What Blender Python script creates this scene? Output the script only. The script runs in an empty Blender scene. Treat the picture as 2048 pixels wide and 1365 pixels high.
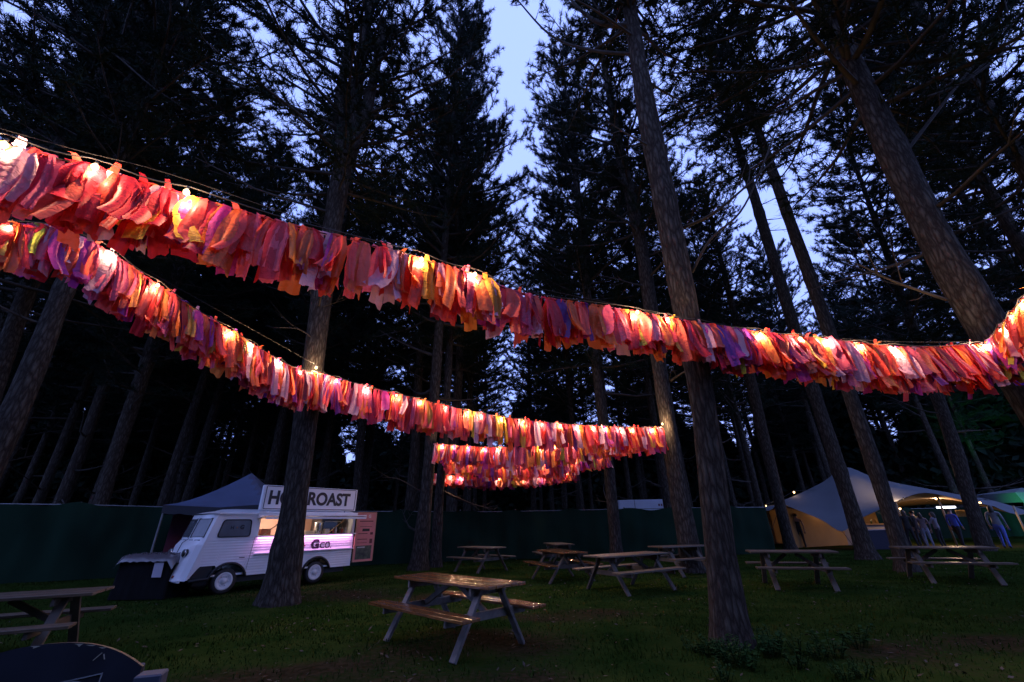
import bpy, math, random
import numpy as np
from mathutils import Vector, Matrix, Quaternion

S = bpy.context.scene
COL = S.collection
R = math.radians

# ------------------------------------------------------------------ camera
FPX, PITCH, ROLL, CAMH = 827.566, 0.418, 0.0195267, 1.40983      # focal length in 2048-px units
_a = np.array([0, math.cos(PITCH), math.sin(PITCH)])
_u = np.array([0, -math.sin(PITCH), math.cos(PITCH)])
_r = np.array([1.0, 0, 0])
CR = _r * math.cos(ROLL) - _u * math.sin(ROLL)
CU = _r * math.sin(ROLL) + _u * math.cos(ROLL)
cam_d = bpy.data.cameras.new("camera")
cam = bpy.data.objects.new("camera", cam_d)
COL.objects.link(cam)
cam_d.sensor_width = 36.0
cam_d.lens = FPX / 2048 * 36
cam_d.clip_start = 0.05
cam_d.clip_end = 1500
cam.matrix_world = Matrix(((CR[0], CU[0], -_a[0], 0), (CR[1], CU[1], -_a[1], 0), (CR[2], CU[2], -_a[2], CAMH), (0, 0, 0, 1)))
S.camera = cam

# ------------------------------------------------------------------ world, exposure, render settings
W = bpy.data.worlds.new("World")
S.world = W
W.use_nodes = True
nt = W.node_tree
bg = nt.nodes["Background"]
sky = nt.nodes.new("ShaderNodeTexSky")
sky.sky_type = 'NISHITA'
sky.sun_disc = False
SUN_EL, SUN_ROT = R(1.0), R(25)
sky.sun_elevation = SUN_EL
sky.sun_rotation = SUN_ROT
sky.air_density = 1.0
sky.dust_density = 0.6
sky.ozone_density = 2.5
mixn = nt.nodes.new("ShaderNodeMix")
mixn.data_type = 'RGBA'
mixn.inputs[0].default_value = 0.88
nt.links.new(sky.outputs[0], mixn.inputs[6])
mixn.inputs[7].default_value = (2.9, 4.0, 10.0, 1)              # thin even cloud over the dusk sky
nt.links.new(mixn.outputs[2], bg.inputs[0])
bg.inputs[1].default_value = 0.20

sun_d = bpy.data.lights.new("sun", 'SUN')
sun_d.energy = 0.02
sun_d.angle = R(25)
sun_d.color = (0.75, 0.8, 1.0)
sun = bpy.data.objects.new("sun", sun_d)
COL.objects.link(sun)
_sd = Vector((math.sin(SUN_ROT) * math.cos(R(25)), math.cos(SUN_ROT) * math.cos(R(25)), math.sin(R(25))))
sun.rotation_euler = _sd.to_track_quat('Z', 'Y').to_euler()

S.view_settings.view_transform = 'Standard'
S.view_settings.look = 'None'
S.view_settings.exposure = 0.0
S.view_settings.gamma = 1.0
S.render.engine = 'CYCLES'
S.cycles.use_denoising = True
S.cycles.max_bounces = 6
S.cycles.diffuse_bounces = 3
S.cycles.transparent_max_bounces = 12
S.cycles.sample_clamp_indirect = 4.0
S.cycles.caustics_reflective = False
S.cycles.caustics_refractive = False

# ------------------------------------------------------------------ picture -> place helpers
def ray(px, py):
    return _a * FPX + CR * (px - 1024) + CU * (682.5 - py)
def at(px, py, Y):
    d = ray(px, py)
    return np.array([0, 0, CAMH]) + d * (Y / d[1])
def gnd(px, py, H=0.0):
    d = ray(px, py)
    return np.array([0, 0, CAMH]) + d * ((H - CAMH) / d[2])
def axis_depth(X):
    return float((np.array(X) - np.array([0, 0, CAMH])) @ _a)
def proj(X):
    v = np.array(X) - np.array([0, 0, CAMH])
    z = v @ _a
    return 1024 + FPX * (v @ CR) / z, 682.5 - FPX * (v @ CU) / z

# ------------------------------------------------------------------ materials
MATS = {}
def mat(name, col, rough=0.7, metal=0.0, var=0.0, scale=8.0, bump=0.0, bscale=30.0, coat=0.0, spec=0.5, stretch=(1, 1, 1)):
    if name in MATS:
        return MATS[name]
    m = bpy.data.materials.new(name)
    m.use_nodes = True
    N, L = m.node_tree.nodes, m.node_tree.links
    b = N["Principled BSDF"]
    b.inputs["Base Color"].default_value = (*col, 1)
    b.inputs["Roughness"].default_value = rough
    b.inputs["Metallic"].default_value = metal
    b.inputs["Coat Weight"].default_value = coat
    b.inputs["Coat Roughness"].default_value = 0.08
    b.inputs["Specular IOR Level"].default_value = spec
    if var or bump:
        tc = N.new("ShaderNodeTexCoord")
        mp = N.new("ShaderNodeMapping")
        mp.inputs["Scale"].default_value = stretch
        L.new(tc.outputs["Object"], mp.inputs[0])
    if var:
        t = N.new("ShaderNodeTexNoise")
        t.inputs["Scale"].default_value = scale
        t.inputs["Detail"].default_value = 6
        L.new(mp.outputs[0], t.inputs["Vector"])
        cr = N.new("ShaderNodeValToRGB")
        cr.color_ramp.elements[0].position = 0.3
        cr.color_ramp.elements[1].position = 0.72
        cr.color_ramp.elements[0].color = (*[max(0, c * (1 - var)) for c in col], 1)
        cr.color_ramp.elements[1].color = (*[min(1, c * (1 + var)) for c in col], 1)
        L.new(t.outputs[0], cr.inputs[0])
        L.new(cr.outputs[0], b.inputs["Base Color"])
    if bump:
        t2 = N.new("ShaderNodeTexNoise")
        t2.inputs["Scale"].default_value = bscale
        t2.inputs["Detail"].default_value = 5
        L.new(mp.outputs[0], t2.inputs["Vector"])
        bp = N.new("ShaderNodeBump")
        bp.inputs["Strength"].default_value = bump
        bp.inputs["Distance"].default_value = 0.02
        L.new(t2.outputs[0], bp.inputs["Height"])
        L.new(bp.outputs[0], b.inputs["Normal"])
    MATS[name] = m
    return m

def emit(name, col, strength):
    if name in MATS:
        return MATS[name]
    m = bpy.data.materials.new(name)
    m.use_nodes = True
    N, L = m.node_tree.nodes, m.node_tree.links
    N.remove(N["Principled BSDF"])
    e = N.new("ShaderNodeEmission")
    e.inputs[0].default_value = (*col, 1)
    e.inputs[1].default_value = strength
    L.new(e.outputs[0], N["Material Output"].inputs[0])
    MATS[name] = m
    return m

def bulb_glass():
    m = bpy.data.materials.new("bulb_glass")
    m.use_nodes = True
    N, L = m.node_tree.nodes, m.node_tree.links
    N.remove(N["Principled BSDF"])
    e = N.new("ShaderNodeEmission")
    e.inputs[0].default_value = (1.0, 0.60, 0.26, 1)
    e.inputs[1].default_value = 3.2
    t = N.new("ShaderNodeBsdfTransparent")
    t.inputs[0].default_value = (1, 0.95, 0.88, 1)
    a = N.new("ShaderNodeAddShader")
    L.new(e.outputs[0], a.inputs[0])
    L.new(t.outputs[0], a.inputs[1])
    L.new(a.outputs[0], N["Material Output"].inputs[0])
    m.cycles.emission_sampling = 'NONE'
    return m
M_BULB = bulb_glass()

def cloth(name, col, trans=0.52):
    m = bpy.data.materials.new(name)
    m.use_nodes = True
    N, L = m.node_tree.nodes, m.node_tree.links
    N.remove(N["Principled BSDF"])
    tc = N.new("ShaderNodeTexCoord")
    oi = N.new("ShaderNodeObjectInfo")
    ad = N.new("ShaderNodeVectorMath")
    L.new(tc.outputs["Object"], ad.inputs[0])
    L.new(oi.outputs["Location"], ad.inputs[1])
    n = N.new("ShaderNodeTexNoise")
    n.inputs["Scale"].default_value = 16
    n.inputs["Detail"].default_value = 4
    n.inputs["Distortion"].default_value = 0.6
    L.new(ad.outputs[0], n.inputs["Vector"])
    bp = N.new("ShaderNodeBump")
    bp.inputs["Strength"].default_value = 0.85
    bp.inputs["Distance"].default_value = 0.03
    L.new(n.outputs[0], bp.inputs["Height"])
    hs = N.new("ShaderNodeHueSaturation")
    mr = N.new("ShaderNodeMapRange")
    mr.inputs[3].default_value = 0.75
    mr.inputs[4].default_value = 1.15
    L.new(oi.outputs["Random"], mr.inputs[0])
    L.new(mr.outputs[0], hs.inputs["Value"])
    mh = N.new("ShaderNodeMath"); mh.operation = 'MULTIPLY_ADD'
    L.new(oi.outputs["Random"], mh.inputs[0]); mh.inputs[1].default_value = 0.03; mh.inputs[2].default_value = 0.485
    L.new(mh.outputs[0], hs.inputs["Hue"])
    hs.inputs["Color"].default_value = (*col, 1)
    d = N.new("ShaderNodeBsdfDiffuse")
    t = N.new("ShaderNodeBsdfTranslucent")
    for s in (d, t):
        L.new(hs.outputs[0], s.inputs["Color"])
        L.new(bp.outputs[0], s.inputs["Normal"])
    g = N.new("ShaderNodeBsdfGlossy")
    g.inputs["Roughness"].default_value = 0.45
    g.inputs["Color"].default_value = (0.9, 0.85, 0.9, 1)
    mx = N.new("ShaderNodeMixShader")
    mx.inputs[0].default_value = trans
    L.new(d.outputs[0], mx.inputs[1])
    L.new(t.outputs[0], mx.inputs[2])
    m2 = N.new("ShaderNodeMixShader")
    m2.inputs[0].default_value = 0.02
    L.new(mx.outputs[0], m2.inputs[1])
    L.new(g.outputs[0], m2.inputs[2])
    L.new(m2.outputs[0], N["Material Output"].inputs[0])
    MATS[name] = m
    return m

def bark_mat():
    m = bpy.data.materials.new("bark")
    m.use_nodes = True
    N, L = m.node_tree.nodes, m.node_tree.links
    b = N["Principled BSDF"]
    b.inputs["Roughness"].default_value = 0.9
    b.inputs["Specular IOR Level"].default_value = 0.05
    tc = N.new("ShaderNodeTexCoord")
    mp = N.new("ShaderNodeMapping")
    mp.inputs["Scale"].default_value = (22, 22, 4.5)
    L.new(tc.outputs["Object"], mp.inputs[0])
    nz = N.new("ShaderNodeTexNoise")
    nz.inputs["Scale"].default_value = 2.0
    nz.inputs["Detail"].default_value = 5
    L.new(mp.outputs[0], nz.inputs["Vector"])
    mx = N.new("ShaderNodeMix")
    mx.data_type = 'RGBA'
    mx.inputs[0].default_value = 0.5
    L.new(mp.outputs[0], mx.inputs[6])
    L.new(nz.outputs["Color"], mx.inputs[7])
    v = N.new("ShaderNodeTexVoronoi")
    v.feature = 'DISTANCE_TO_EDGE'
    v.inputs["Scale"].default_value = 1.3
    L.new(mx.outputs[2], v.inputs["Vector"])
    cr = N.new("ShaderNodeValToRGB")
    cr.color_ramp.elements[0].position = 0.0
    cr.color_ramp.elements[0].color = (0.038, 0.030, 0.026, 1)
    cr.color_ramp.elements[1].position = 0.4
    cr.color_ramp.elements[1].color = (0.13, 0.116, 0.097, 1)
    L.new(v.outputs["Distance"], cr.inputs[0])
    m3 = N.new("ShaderNodeMix")
    m3.data_type = 'RGBA'
    m3.blend_type = 'MULTIPLY'
    m3.inputs[0].default_value = 0.7
    L.new(cr.outputs[0], m3.inputs[6])
    L.new(nz.outputs[0], m3.inputs[7])
    L.new(m3.outputs[2], b.inputs["Base Color"])
    bp = N.new("ShaderNodeBump")
    bp.inputs["Strength"].default_value = 1.0
    bp.inputs["Distance"].default_value = 0.03
    L.new(v.outputs["Distance"], bp.inputs["Height"])
    L.new(bp.outputs[0], b.inputs["Normal"])
    return m
M_BARK = bark_mat()
M_TWIG = mat("twig_bark", (0.032, 0.026, 0.022), 0.9, var=0.4, scale=4)
M_NEEDLE = mat("pine_needles", (0.011, 0.022, 0.016), 0.8, var=0.45, scale=0.9, spec=0.08)
M_GRASS = mat("grass_blade", (0.027, 0.056, 0.011), 0.9, var=0.5, scale=1.2, spec=0.0)
M_LEAF = mat("weed_leaf", (0.014, 0.042, 0.011), 0.8, var=0.4, scale=6, spec=0.05)
M_BLACK = mat("black_rubber", (0.012, 0.012, 0.013), 0.6)
M_ROPE = mat("rope", (0.05, 0.035, 0.03), 0.9)
M_WHITE = mat("white_paint", (0.80, 0.80, 0.83), 0.32, var=0.05, scale=3, coat=0.25)
M_STEEL = mat("steel", (0.55, 0.55, 0.56), 0.25, metal=0.9, var=0.15, scale=6)
M_TOP = mat("wet_oiled_planks", (0.19, 0.078, 0.024), 0.14, var=0.5, scale=3.0, bump=0.25, bscale=5, coat=0.6, stretch=(1, 14, 14))
M_LEG = mat("weathered_timber", (0.16, 0.148, 0.142), 0.75, var=0.3, scale=4, bump=0.2, bscale=10, stretch=(3, 3, 3))
M_DIMLEG = mat("grey_brown_timber", (0.10, 0.088, 0.075), 0.8, var=0.35, scale=4, bump=0.2, bscale=10, spec=.2)
M_OLDTOP = mat("weathered_planks", (0.095, 0.068, 0.045), 0.4, var=0.45, scale=3, bump=0.25, bscale=5, stretch=(1, 14, 14))

# ------------------------------------------------------------------ object helpers
def mesh(name, v, f, smooth=False):
    me = bpy.data.meshes.new(name)
    me.from_pydata([tuple(map(float, p)) for p in v], [], f)
    if smooth:
        me.polygons.foreach_set("use_smooth", [True] * len(me.polygons))
    me.update()
    return me
def mesh_np(name, V, F, smooth=False, mats=None):
    """V (n,3) float array, F (m,k) int array of equal-sized faces"""
    me = bpy.data.meshes.new(name)
    V = np.ascontiguousarray(V, dtype=np.float32)
    F = np.ascontiguousarray(F, dtype=np.int32)
    me.vertices.add(len(V))
    me.vertices.foreach_set("co", V.ravel())
    k = F.shape[1]
    me.loops.add(F.size)
    me.loops.foreach_set("vertex_index", F.ravel())
    me.polygons.add(len(F))
    me.polygons.foreach_set("loop_start", np.arange(0, F.size, k, dtype=np.int32))
    me.polygons.foreach_set("loop_total", np.full(len(F), k, dtype=np.int32))
    if smooth:
        me.polygons.foreach_set("use_smooth", np.ones(len(F), dtype=bool))
    if mats is not None:
        me.polygons.foreach_set("material_index", np.asarray(mats, dtype=np.int32))
    me.update(calc_edges=True)
    return me
def obj(name, me, m=None, parent=None, loc=None, rot=None):
    o = bpy.data.objects.new(name, me)
    COL.objects.link(o)
    if m is not None and me is not None and len(me.materials) == 0:
        for k in (m if isinstance(m, (list, tuple)) else [m]):
            me.materials.append(k)
    if parent is not None:
        o.parent = parent
    if loc is not None:
        o.location = tuple(map(float, loc))
    if rot is not None:
        o.rotation_euler = rot
    return o
def tag(o, label, cat, group=None, kind=None):
    o['label'] = label
    o['category'] = cat
    if group:
        o['group'] = group
    if kind:
        o['kind'] = kind
    return o
def thing(name, label, cat, loc=(0, 0, 0), rz=0.0, group=None):
    o = bpy.data.objects.new(name, None)
    o.empty_display_size = 0.1
    COL.objects.link(o)
    o.location = tuple(map(float, loc))
    o.rotation_euler = (0, 0, rz)
    return tag(o, label, cat, group)
def struct(name, me, m, kind='structure'):
    o = obj(name, me, m)
    o['kind'] = kind
    return o
def copy_tree(o, parent=None):
    c = o.copy()
    COL.objects.link(c)
    c.parent = parent
    for ch in list(o.children):
        copy_tree(ch, c)
    return c

class MB:
    """collects shapes into one mesh"""
    def __init__(s):
        s.v, s.f = [], []
    def add(s, v, f):
        n = len(s.v)
        s.v += [tuple(map(float, p)) for p in v]
        s.f += [tuple(i + n for i in q) for q in f]
        return s
    def box(s, c, d, rot=None, bev=0.0):
        """box of full size d centred at c, chamfered vertical-ish edges when bev"""
        hx, hy, hz = d[0] / 2, d[1] / 2, d[2] / 2
        M = rot if rot is not None else Matrix.Identity(3)
        c = Vector(c)
        if bev <= 0:
            P = [(-hx, -hy, -hz), (hx, -hy, -hz), (hx, hy, -hz), (-hx, hy, -hz), (-hx, -hy, hz), (hx, -hy, hz), (hx, hy, hz), (-hx, hy, hz)]
            F = [(0, 3, 2, 1), (4, 5, 6, 7), (0, 1, 5, 4), (1, 2, 6, 5), (2, 3, 7, 6), (3, 0, 4, 7)]
        else:
            b = min(bev, hx * .9, hy * .9, hz * .9)
            P, F = [], []
            ring = lambda x, y, z: [(-x + b, -y, z), (x - b, -y, z), (x, -y + b, z), (x, y - b, z), (x - b, y, z), (-x + b, y, z), (-x, y - b, z), (-x, -y + b, z)]
            ring2 = lambda x, y, z: [(-x + b, -y + b, z), (x - b, -y + b, z), (x - b, -y + b, z), (x - b, y - b, z), (x - b, y - b, z), (-x + b, y - b, z), (-x + b, y - b, z), (-x + b, -y + b, z)]
            P = ring2(hx, hy, -hz) + ring(hx, hy, -hz + b) + ring(hx, hy, hz - b) + ring2(hx, hy, hz)
            for k in range(3):
                for i in range(8):
                    j = (i + 1) % 8
                    F.append((k * 8 + i, k * 8 + j, k * 8 + 8 + j, k * 8 + 8 + i))
            F.append(tuple(range(7, -1, -1)))
            F.append(tuple(range(24, 32)))
        return s.add([M @ Vector(p) + c for p in P], F)
    def beam(s, p0, p1, w, h, up=(0, 0, 1), bev=0.0):
        p0, p1 = Vector(p0), Vector(p1)
        d = p1 - p0
        x = d.normalized()
        u = Vector(up)
        y = u.cross(x)
        if y.length < 1e-4:
            y = Vector((0, 1, 0)).cross(x)
        y.normalize()
        z = x.cross(y)
        M = Matrix((x, y, z)).transposed()
        return s.box((p0 + p1) / 2, (d.length, w, h), M, bev)
    def tube(s, pts, rad, n=8, cap=True):
        pts = [Vector(tuple(map(float, p))) for p in pts]
        if not hasattr(rad, '__len__'):
            rad = [rad] * len(pts)
        V, F = [], []
        prev = None
        for i, p in enumerate(pts):
            t = (pts[min(i + 1, len(pts) - 1)] - pts[max(i - 1, 0)]).normalized()
            if prev is None:
                a = Vector((0, 0, 1)).cross(t)
                if a.length < 1e-3:
                    a = Vector((1, 0, 0))
                a.normalize()
            else:
                a = (prev - t * prev.dot(t)).normalized()
            prev = a
            b = t.cross(a)
            for k in range(n):
                an = 2 * math.pi * k / n
                V.append(p + (a * math.cos(an) + b * math.sin(an)) * rad[i])
        for i in range(len(pts) - 1):
            for k in range(n):
                j = (k + 1) % n
                F.append((i * n + k, i * n + j, i * n + n + j, i * n + n + k))
        if cap:
            F.append(tuple(range(n - 1, -1, -1)))
            F.append(tuple(range((len(pts) - 1) * n, len(pts) * n)))
        return s.add(V, F)
    def lathe(s, c, prof, n=20, axis='z'):
        """profile list of (r, h) around an axis through c"""
        V, F = [], []
        for (r, h) in prof:
            for k in range(n):
                a = 2 * math.pi * k / n
                x, y = r * math.cos(a), r * math.sin(a)
                V.append((x + c[0], y + c[1], h + c[2]) if axis == 'z' else (x + c[0], h + c[1], y + c[2]) if axis == 'y' else (h + c[0], x + c[1], y + c[2]))
        for i in range(len(prof) - 1):
            for k in range(n):
                j = (k + 1) % n
                F.append((i * n + k, i * n + j, i * n + n + j, i * n + n + k))
        return s.add(V, F)
    def prism(s, poly, y0, y1):
        """polygon in the xz plane extruded along y"""
        n = len(poly)
        V = [(p[0], y0, p[1]) for p in poly] + [(p[0], y1, p[1]) for p in poly]
        F = [tuple(range(n)), tuple(range(2 * n - 1, n - 1, -1))]
        for i in range(n):
            j = (i + 1) % n
            F.append((j, i, n + i, n + j))
        return s.add(V, F)
    def build(s, name, m, parent=None, smooth=False, **k):
        return obj(name, mesh(name, s.v, s.f, smooth), m, parent, **k)

def text(name, body, size, m, parent, M, extrude=0.004, bold=0.0, align='CENTER', space=1.0, fit=None):
    c = bpy.data.curves.new(name, 'FONT')
    c.body = body
    c.size = size
    c.extrude = extrude
    c.offset = bold
    c.align_x = align
    c.align_y = 'CENTER'
    c.space_character = space
    tmp = bpy.data.objects.new(name + "_tmp", c)
    COL.objects.link(tmp)
    bpy.context.view_layer.update()
    dg = bpy.context.evaluated_depsgraph_get()
    me = bpy.data.meshes.new_from_object(tmp.evaluated_get(dg))
    me.materials.clear()
    if fit:                                             # centre the letters and give them this width and height
        xs = [v.co.x for v in me.vertices]; ys = [v.co.y for v in me.vertices]
        cx, cy, w, h = (min(xs) + max(xs)) / 2, (min(ys) + max(ys)) / 2, max(xs) - min(xs), max(ys) - min(ys)
        for v in me.vertices:
            v.co.x = (v.co.x - cx) * fit[0] / w
            v.co.y = (v.co.y - cy) * fit[1] / h
    bpy.data.objects.remove(tmp)
    bpy.data.curves.remove(c)
    o = obj(name, me, m, parent)
    o.matrix_local = M
    return o

def catmull(P, n):
    P = np.array(P, float)
    P = np.vstack([2 * P[0] - P[1], P, 2 * P[-1] - P[-2]])
    out = []
    for i in range(1, len(P) - 2):
        for t in np.linspace(0, 1, n, endpoint=False):
            a, b, c, d = P[i - 1:i + 3]
            out.append(0.5 * ((2 * b) + (-a + c) * t + (2 * a - 5 * b + 4 * c - d) * t * t + (-a + 3 * b - 3 * c + d) * t ** 3))
    out.append(P[-2])
    return np.array(out)

def point_lamp(name, col, watts, parent, loc, radius=0.03, data=None):
    d = data
    if d is None:
        d = bpy.data.lights.new(name, 'POINT')
        d.color = col
        d.energy = watts
        d.shadow_soft_size = radius
    o = bpy.data.objects.new(name, d)
    COL.objects.link(o)
    o.parent = parent
    o.location = tuple(map(float, loc))
    return o

# ------------------------------------------------------------------ ground
rng = np.random.default_rng(7)
DIRT = [(-1.2, 5.2, 1.8, 0.8), (-0.6, 6.6, 1.6, 0.9), (6.2, 5.6, 2.6, 0.9), (2.0, 4.3, 1.4, 0.5), (-4.3, 11.2, 2.4, 0.9), (-2.2, 10.6, 2.2, 0.7),
        (4.8, 4.4, 1.1, 0.4), (-2.8, 5.2, 1.2, .5), (9.5, 7.2, 2.5, .8), (21, 24, 6, 2.5), (1.0, 8.2, 1.3, .5)]
def dirt(x, y):
    d = np.zeros_like(x)
    for (cx, cy, rx, ry) in DIRT:
        q = ((x - cx) / rx) ** 2 + ((y - cy) / ry) ** 2
        d = np.maximum(d, .62 * np.clip(1.5 - q, 0, 1))
    w = np.sin(x * 2.1 + 1.3 * np.sin(y * 1.7)) * np.sin(y * 2.6 + 1.1 * np.sin(x * 1.3))
    return np.clip(d * (0.75 + 0.5 * w), 0, 1)
def gz(x, y):
    return 0.03 * np.sin(x * 0.9 + 0.7) * np.sin(y * 0.8) * np.clip((np.hypot(x, y) - 1) / 4, 0, 1) * (1 - np.clip((np.hypot(x, y) - 30) / 20, 0, 1))
u = np.linspace(-1, 1, 260)
gx = np.sinh(u * 5.0) / math.sinh(5.0) * 420
X, Y = np.meshgrid(gx, gx + 6)
V = np.stack([X.ravel(), Y.ravel(), gz(X.ravel(), Y.ravel())], 1)
n = len(u)
idx = np.arange(n * n).reshape(n, n)
F = np.stack([idx[:-1, :-1].ravel(), idx[:-1, 1:].ravel(), idx[1:, 1:].ravel(), idx[1:, :-1].ravel()], 1)
me = mesh_np("ground", V, F, True)
at_d = me.attributes.new("dirt", 'FLOAT', 'POINT')
at_d.data.foreach_set("value", dirt(X.ravel(), Y.ravel()).astype(np.float32))
gm = mat("forest_floor", (0.05, 0.06, 0.028), 1.0, spec=0.0)
N, L = gm.node_tree.nodes, gm.node_tree.links
tc = N.new("ShaderNodeTexCoord")
n1 = N.new("ShaderNodeTexNoise"); n1.inputs["Scale"].default_value = 1.1; n1.inputs["Detail"].default_value = 8
n2 = N.new("ShaderNodeTexNoise"); n2.inputs["Scale"].default_value = 14; n2.inputs["Detail"].default_value = 6
L.new(tc.outputs["Object"], n1.inputs["Vector"]); L.new(tc.outputs["Object"], n2.inputs["Vector"])
c1 = N.new("ShaderNodeValToRGB")
c1.color_ramp.elements[0].position = 0.36; c1.color_ramp.elements[0].color = (0.011, 0.026, 0.005, 1)
c1.color_ramp.elements[1].position = 0.68; c1.color_ramp.elements[1].color = (0.027, 0.042, 0.009, 1)
L.new(n1.outputs[0], c1.inputs[0])
c2 = N.new("ShaderNodeValToRGB")
c2.color_ramp.elements[0].position = 0.3; c2.color_ramp.elements[0].color = (0.016, 0.012, 0.006, 1)
c2.color_ramp.elements[1].position = 0.75; c2.color_ramp.elements[1].color = (0.045, 0.034, 0.018, 1)
L.new(n2.outputs[0], c2.inputs[0])
an = N.new("ShaderNodeAttribute"); an.attribute_name = "dirt"
mm = N.new("ShaderNodeMath"); mm.operation = 'MULTIPLY_ADD'
L.new(n2.outputs[0], mm.inputs[0]); mm.inputs[1].default_value = 0.9
L.new(an.outputs["Fac"], mm.inputs[2])
mr = N.new("ShaderNodeMapRange"); mr.inputs[1].default_value = 0.62; mr.inputs[2].default_value = 1.1
L.new(mm.outputs[0], mr.inputs[0])
gx_ = N.new("ShaderNodeMix"); gx_.data_type = 'RGBA'
L.new(mr.outputs[0], gx_.inputs[0]); L.new(c1.outputs[0], gx_.inputs[6]); L.new(c2.outputs[0], gx_.inputs[7])
L.new(gx_.outputs[2], N["Principled BSDF"].inputs["Base Color"])
bp = N.new("ShaderNodeBump"); bp.inputs["Strength"].default_value = 0.7; bp.inputs["Distance"].default_value = 0.04
L.new(n2.outputs[0], bp.inputs["Height"]); L.new(bp.outputs[0], N["Principled BSDF"].inputs["Normal"])
struct("ground", me, gm)

# grass: short blades over the clearing
def blades(n, x0, x1, y0, y1, hmin, hmax, w, keep):
    x = rng.uniform(x0, x1, n); y = rng.uniform(y0, y1, n)
    ok = keep(x, y)
    x, y = x[ok], y[ok]
    k = len(x)
    h = rng.uniform(hmin, hmax, k) * (0.6 + 0.8 * (np.sin(x * 1.9 + 2 * np.sin(y * .8)) * np.sin(y * 2.3) * .5 + .5))
    a = rng.uniform(0, 2 * np.pi, k)
    ww = w * rng.uniform(.6, 1.4, k) * (1 + np.hypot(x, y) / 12)
    b = np.stack([x, y, gz(x, y) - .005], 1)
    dx = np.stack([np.cos(a) * ww, np.sin(a) * ww, np.zeros(k)], 1)
    ln = rng.uniform(0.1, 0.7, k)
    tip = b + np.stack([-np.sin(a) * h * ln, np.cos(a) * h * ln, h], 1)
    mid = b + np.stack([-np.sin(a) * h * ln * .3, np.cos(a) * h * ln * .3, h * .6], 1)
    V = np.stack([b - dx, b + dx, mid + dx * .7, tip, mid - dx * .7], 1).reshape(-1, 3)
    i = np.arange(k)[:, None] * 5
    return V, i + np.array([[0, 1, 2, 3, 4]])
def keep_grass(x, y):
    r = np.hypot(x, y)
    return (rng.uniform(0, 1, len(x)) > dirt(x, y) * 1.05) & (np.abs(x) < y * 1.35 + 1.5) & (r > 1.2) & (rng.uniform(0, 1, len(x)) < np.clip(9 / (r + 1), .25, 1)) & (np.sin(x * 3.1 + np.sin(y * 2.2) * 2) * np.sin(y * 3.7) > -0.75)
gv, gf = blades(300000, -17, 22, 1.0, 20, 0.012, 0.055, 0.0036, keep_grass)
struct("grass", mesh_np("grass", gv, gf), M_GRASS, 'stuff')

# fallen needles, chips and leaf scraps
k_ = 9000
lx = rng.uniform(-9, 14, k_); ly = rng.uniform(1.4, 14, k_)
ok_ = rng.uniform(0, 1, k_) < .25 + .75 * dirt(lx, ly)
lx, ly = lx[ok_], ly[ok_]; k_ = len(lx)
la = rng.uniform(0, 6.28, k_); ls = rng.uniform(.012, .04, k_)
lc = np.stack([lx, ly, gz(lx, ly) + rng.uniform(.006, .03, k_)], 1)
l1 = np.stack([np.cos(la), np.sin(la), rng.normal(size=k_) * .3], 1) * ls[:, None]
l2 = np.stack([-np.sin(la), np.cos(la), rng.normal(size=k_) * .3], 1) * ls[:, None] * .4
LV = np.stack([lc - l1, lc + l2, lc + l1, lc - l2], 1).reshape(-1, 3)
struct("leaf_litter", mesh_np("leaf_litter", LV, np.arange(k_ * 4).reshape(-1, 4)), mat("dead_leaf", (.05, .036, .024), .8, var=.7, scale=9), 'stuff')

# ------------------------------------------------------------------ pines
def tubes_np(P0, P1, r0, r1, k=4):
    """many straight tapered twigs in one go"""
    d = P1 - P0
    l = np.linalg.norm(d, axis=1, keepdims=True)
    t = d / np.maximum(l, 1e-6)
    ref = np.where(np.abs(t[:, 2:3]) > .9, np.array([[1., 0, 0]]), np.array([[0, 0, 1.]]))
    a = np.cross(t, ref); a /= np.linalg.norm(a, axis=1, keepdims=True)
    b = np.cross(t, a)
    ring = []
    for e, rr in ((P0, r0), (P1, r1)):
        for q in range(k):
            an = 2 * math.pi * q / k
            ring.append(e + (a * math.cos(an) + b * math.sin(an)) * rr[:, None])
    V = np.stack(ring, 1).reshape(-1, 3)
    i = np.arange(len(P0))[:, None, None] * (2 * k)
    f = np.array([[q, (q + 1) % k, k + (q + 1) % k, k + q] for q in range(k)])[None]
    return V, (i + f).reshape(-1, 4)

def needle_tufts(C, D, K, ln, wd, rg):
    """K needles in a brush around each tuft centre C, leaning along D"""
    n = len(C)
    t = D / np.linalg.norm(D, axis=1, keepdims=True)
    rnd = rg.normal(size=(n, K, 3))
    rnd /= np.linalg.norm(rnd, axis=2, keepdims=True)
    dirs = t[:, None, :] * 0.75 + rnd * 0.95 + np.array([0, 0, .12])
    dirs /= np.linalg.norm(dirs, axis=2, keepdims=True)
    L_ = ln * rg.uniform(.7, 1.25, (n, K, 1))
    base = C[:, None, :] + t[:, None, :] * rg.uniform(-.09, .07, (n, K, 1))
    side = np.cross(dirs, rg.normal(size=(n, K, 3)))
    side /= np.maximum(np.linalg.norm(side, axis=2, keepdims=True), 1e-5)
    a = base + side * wd / 2; b = base - side * wd / 2; c = base + dirs * L_
    V = np.stack([a, b, c], 2).reshape(-1, 3)
    return V, np.arange(len(V)).reshape(-1, 3)

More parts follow.
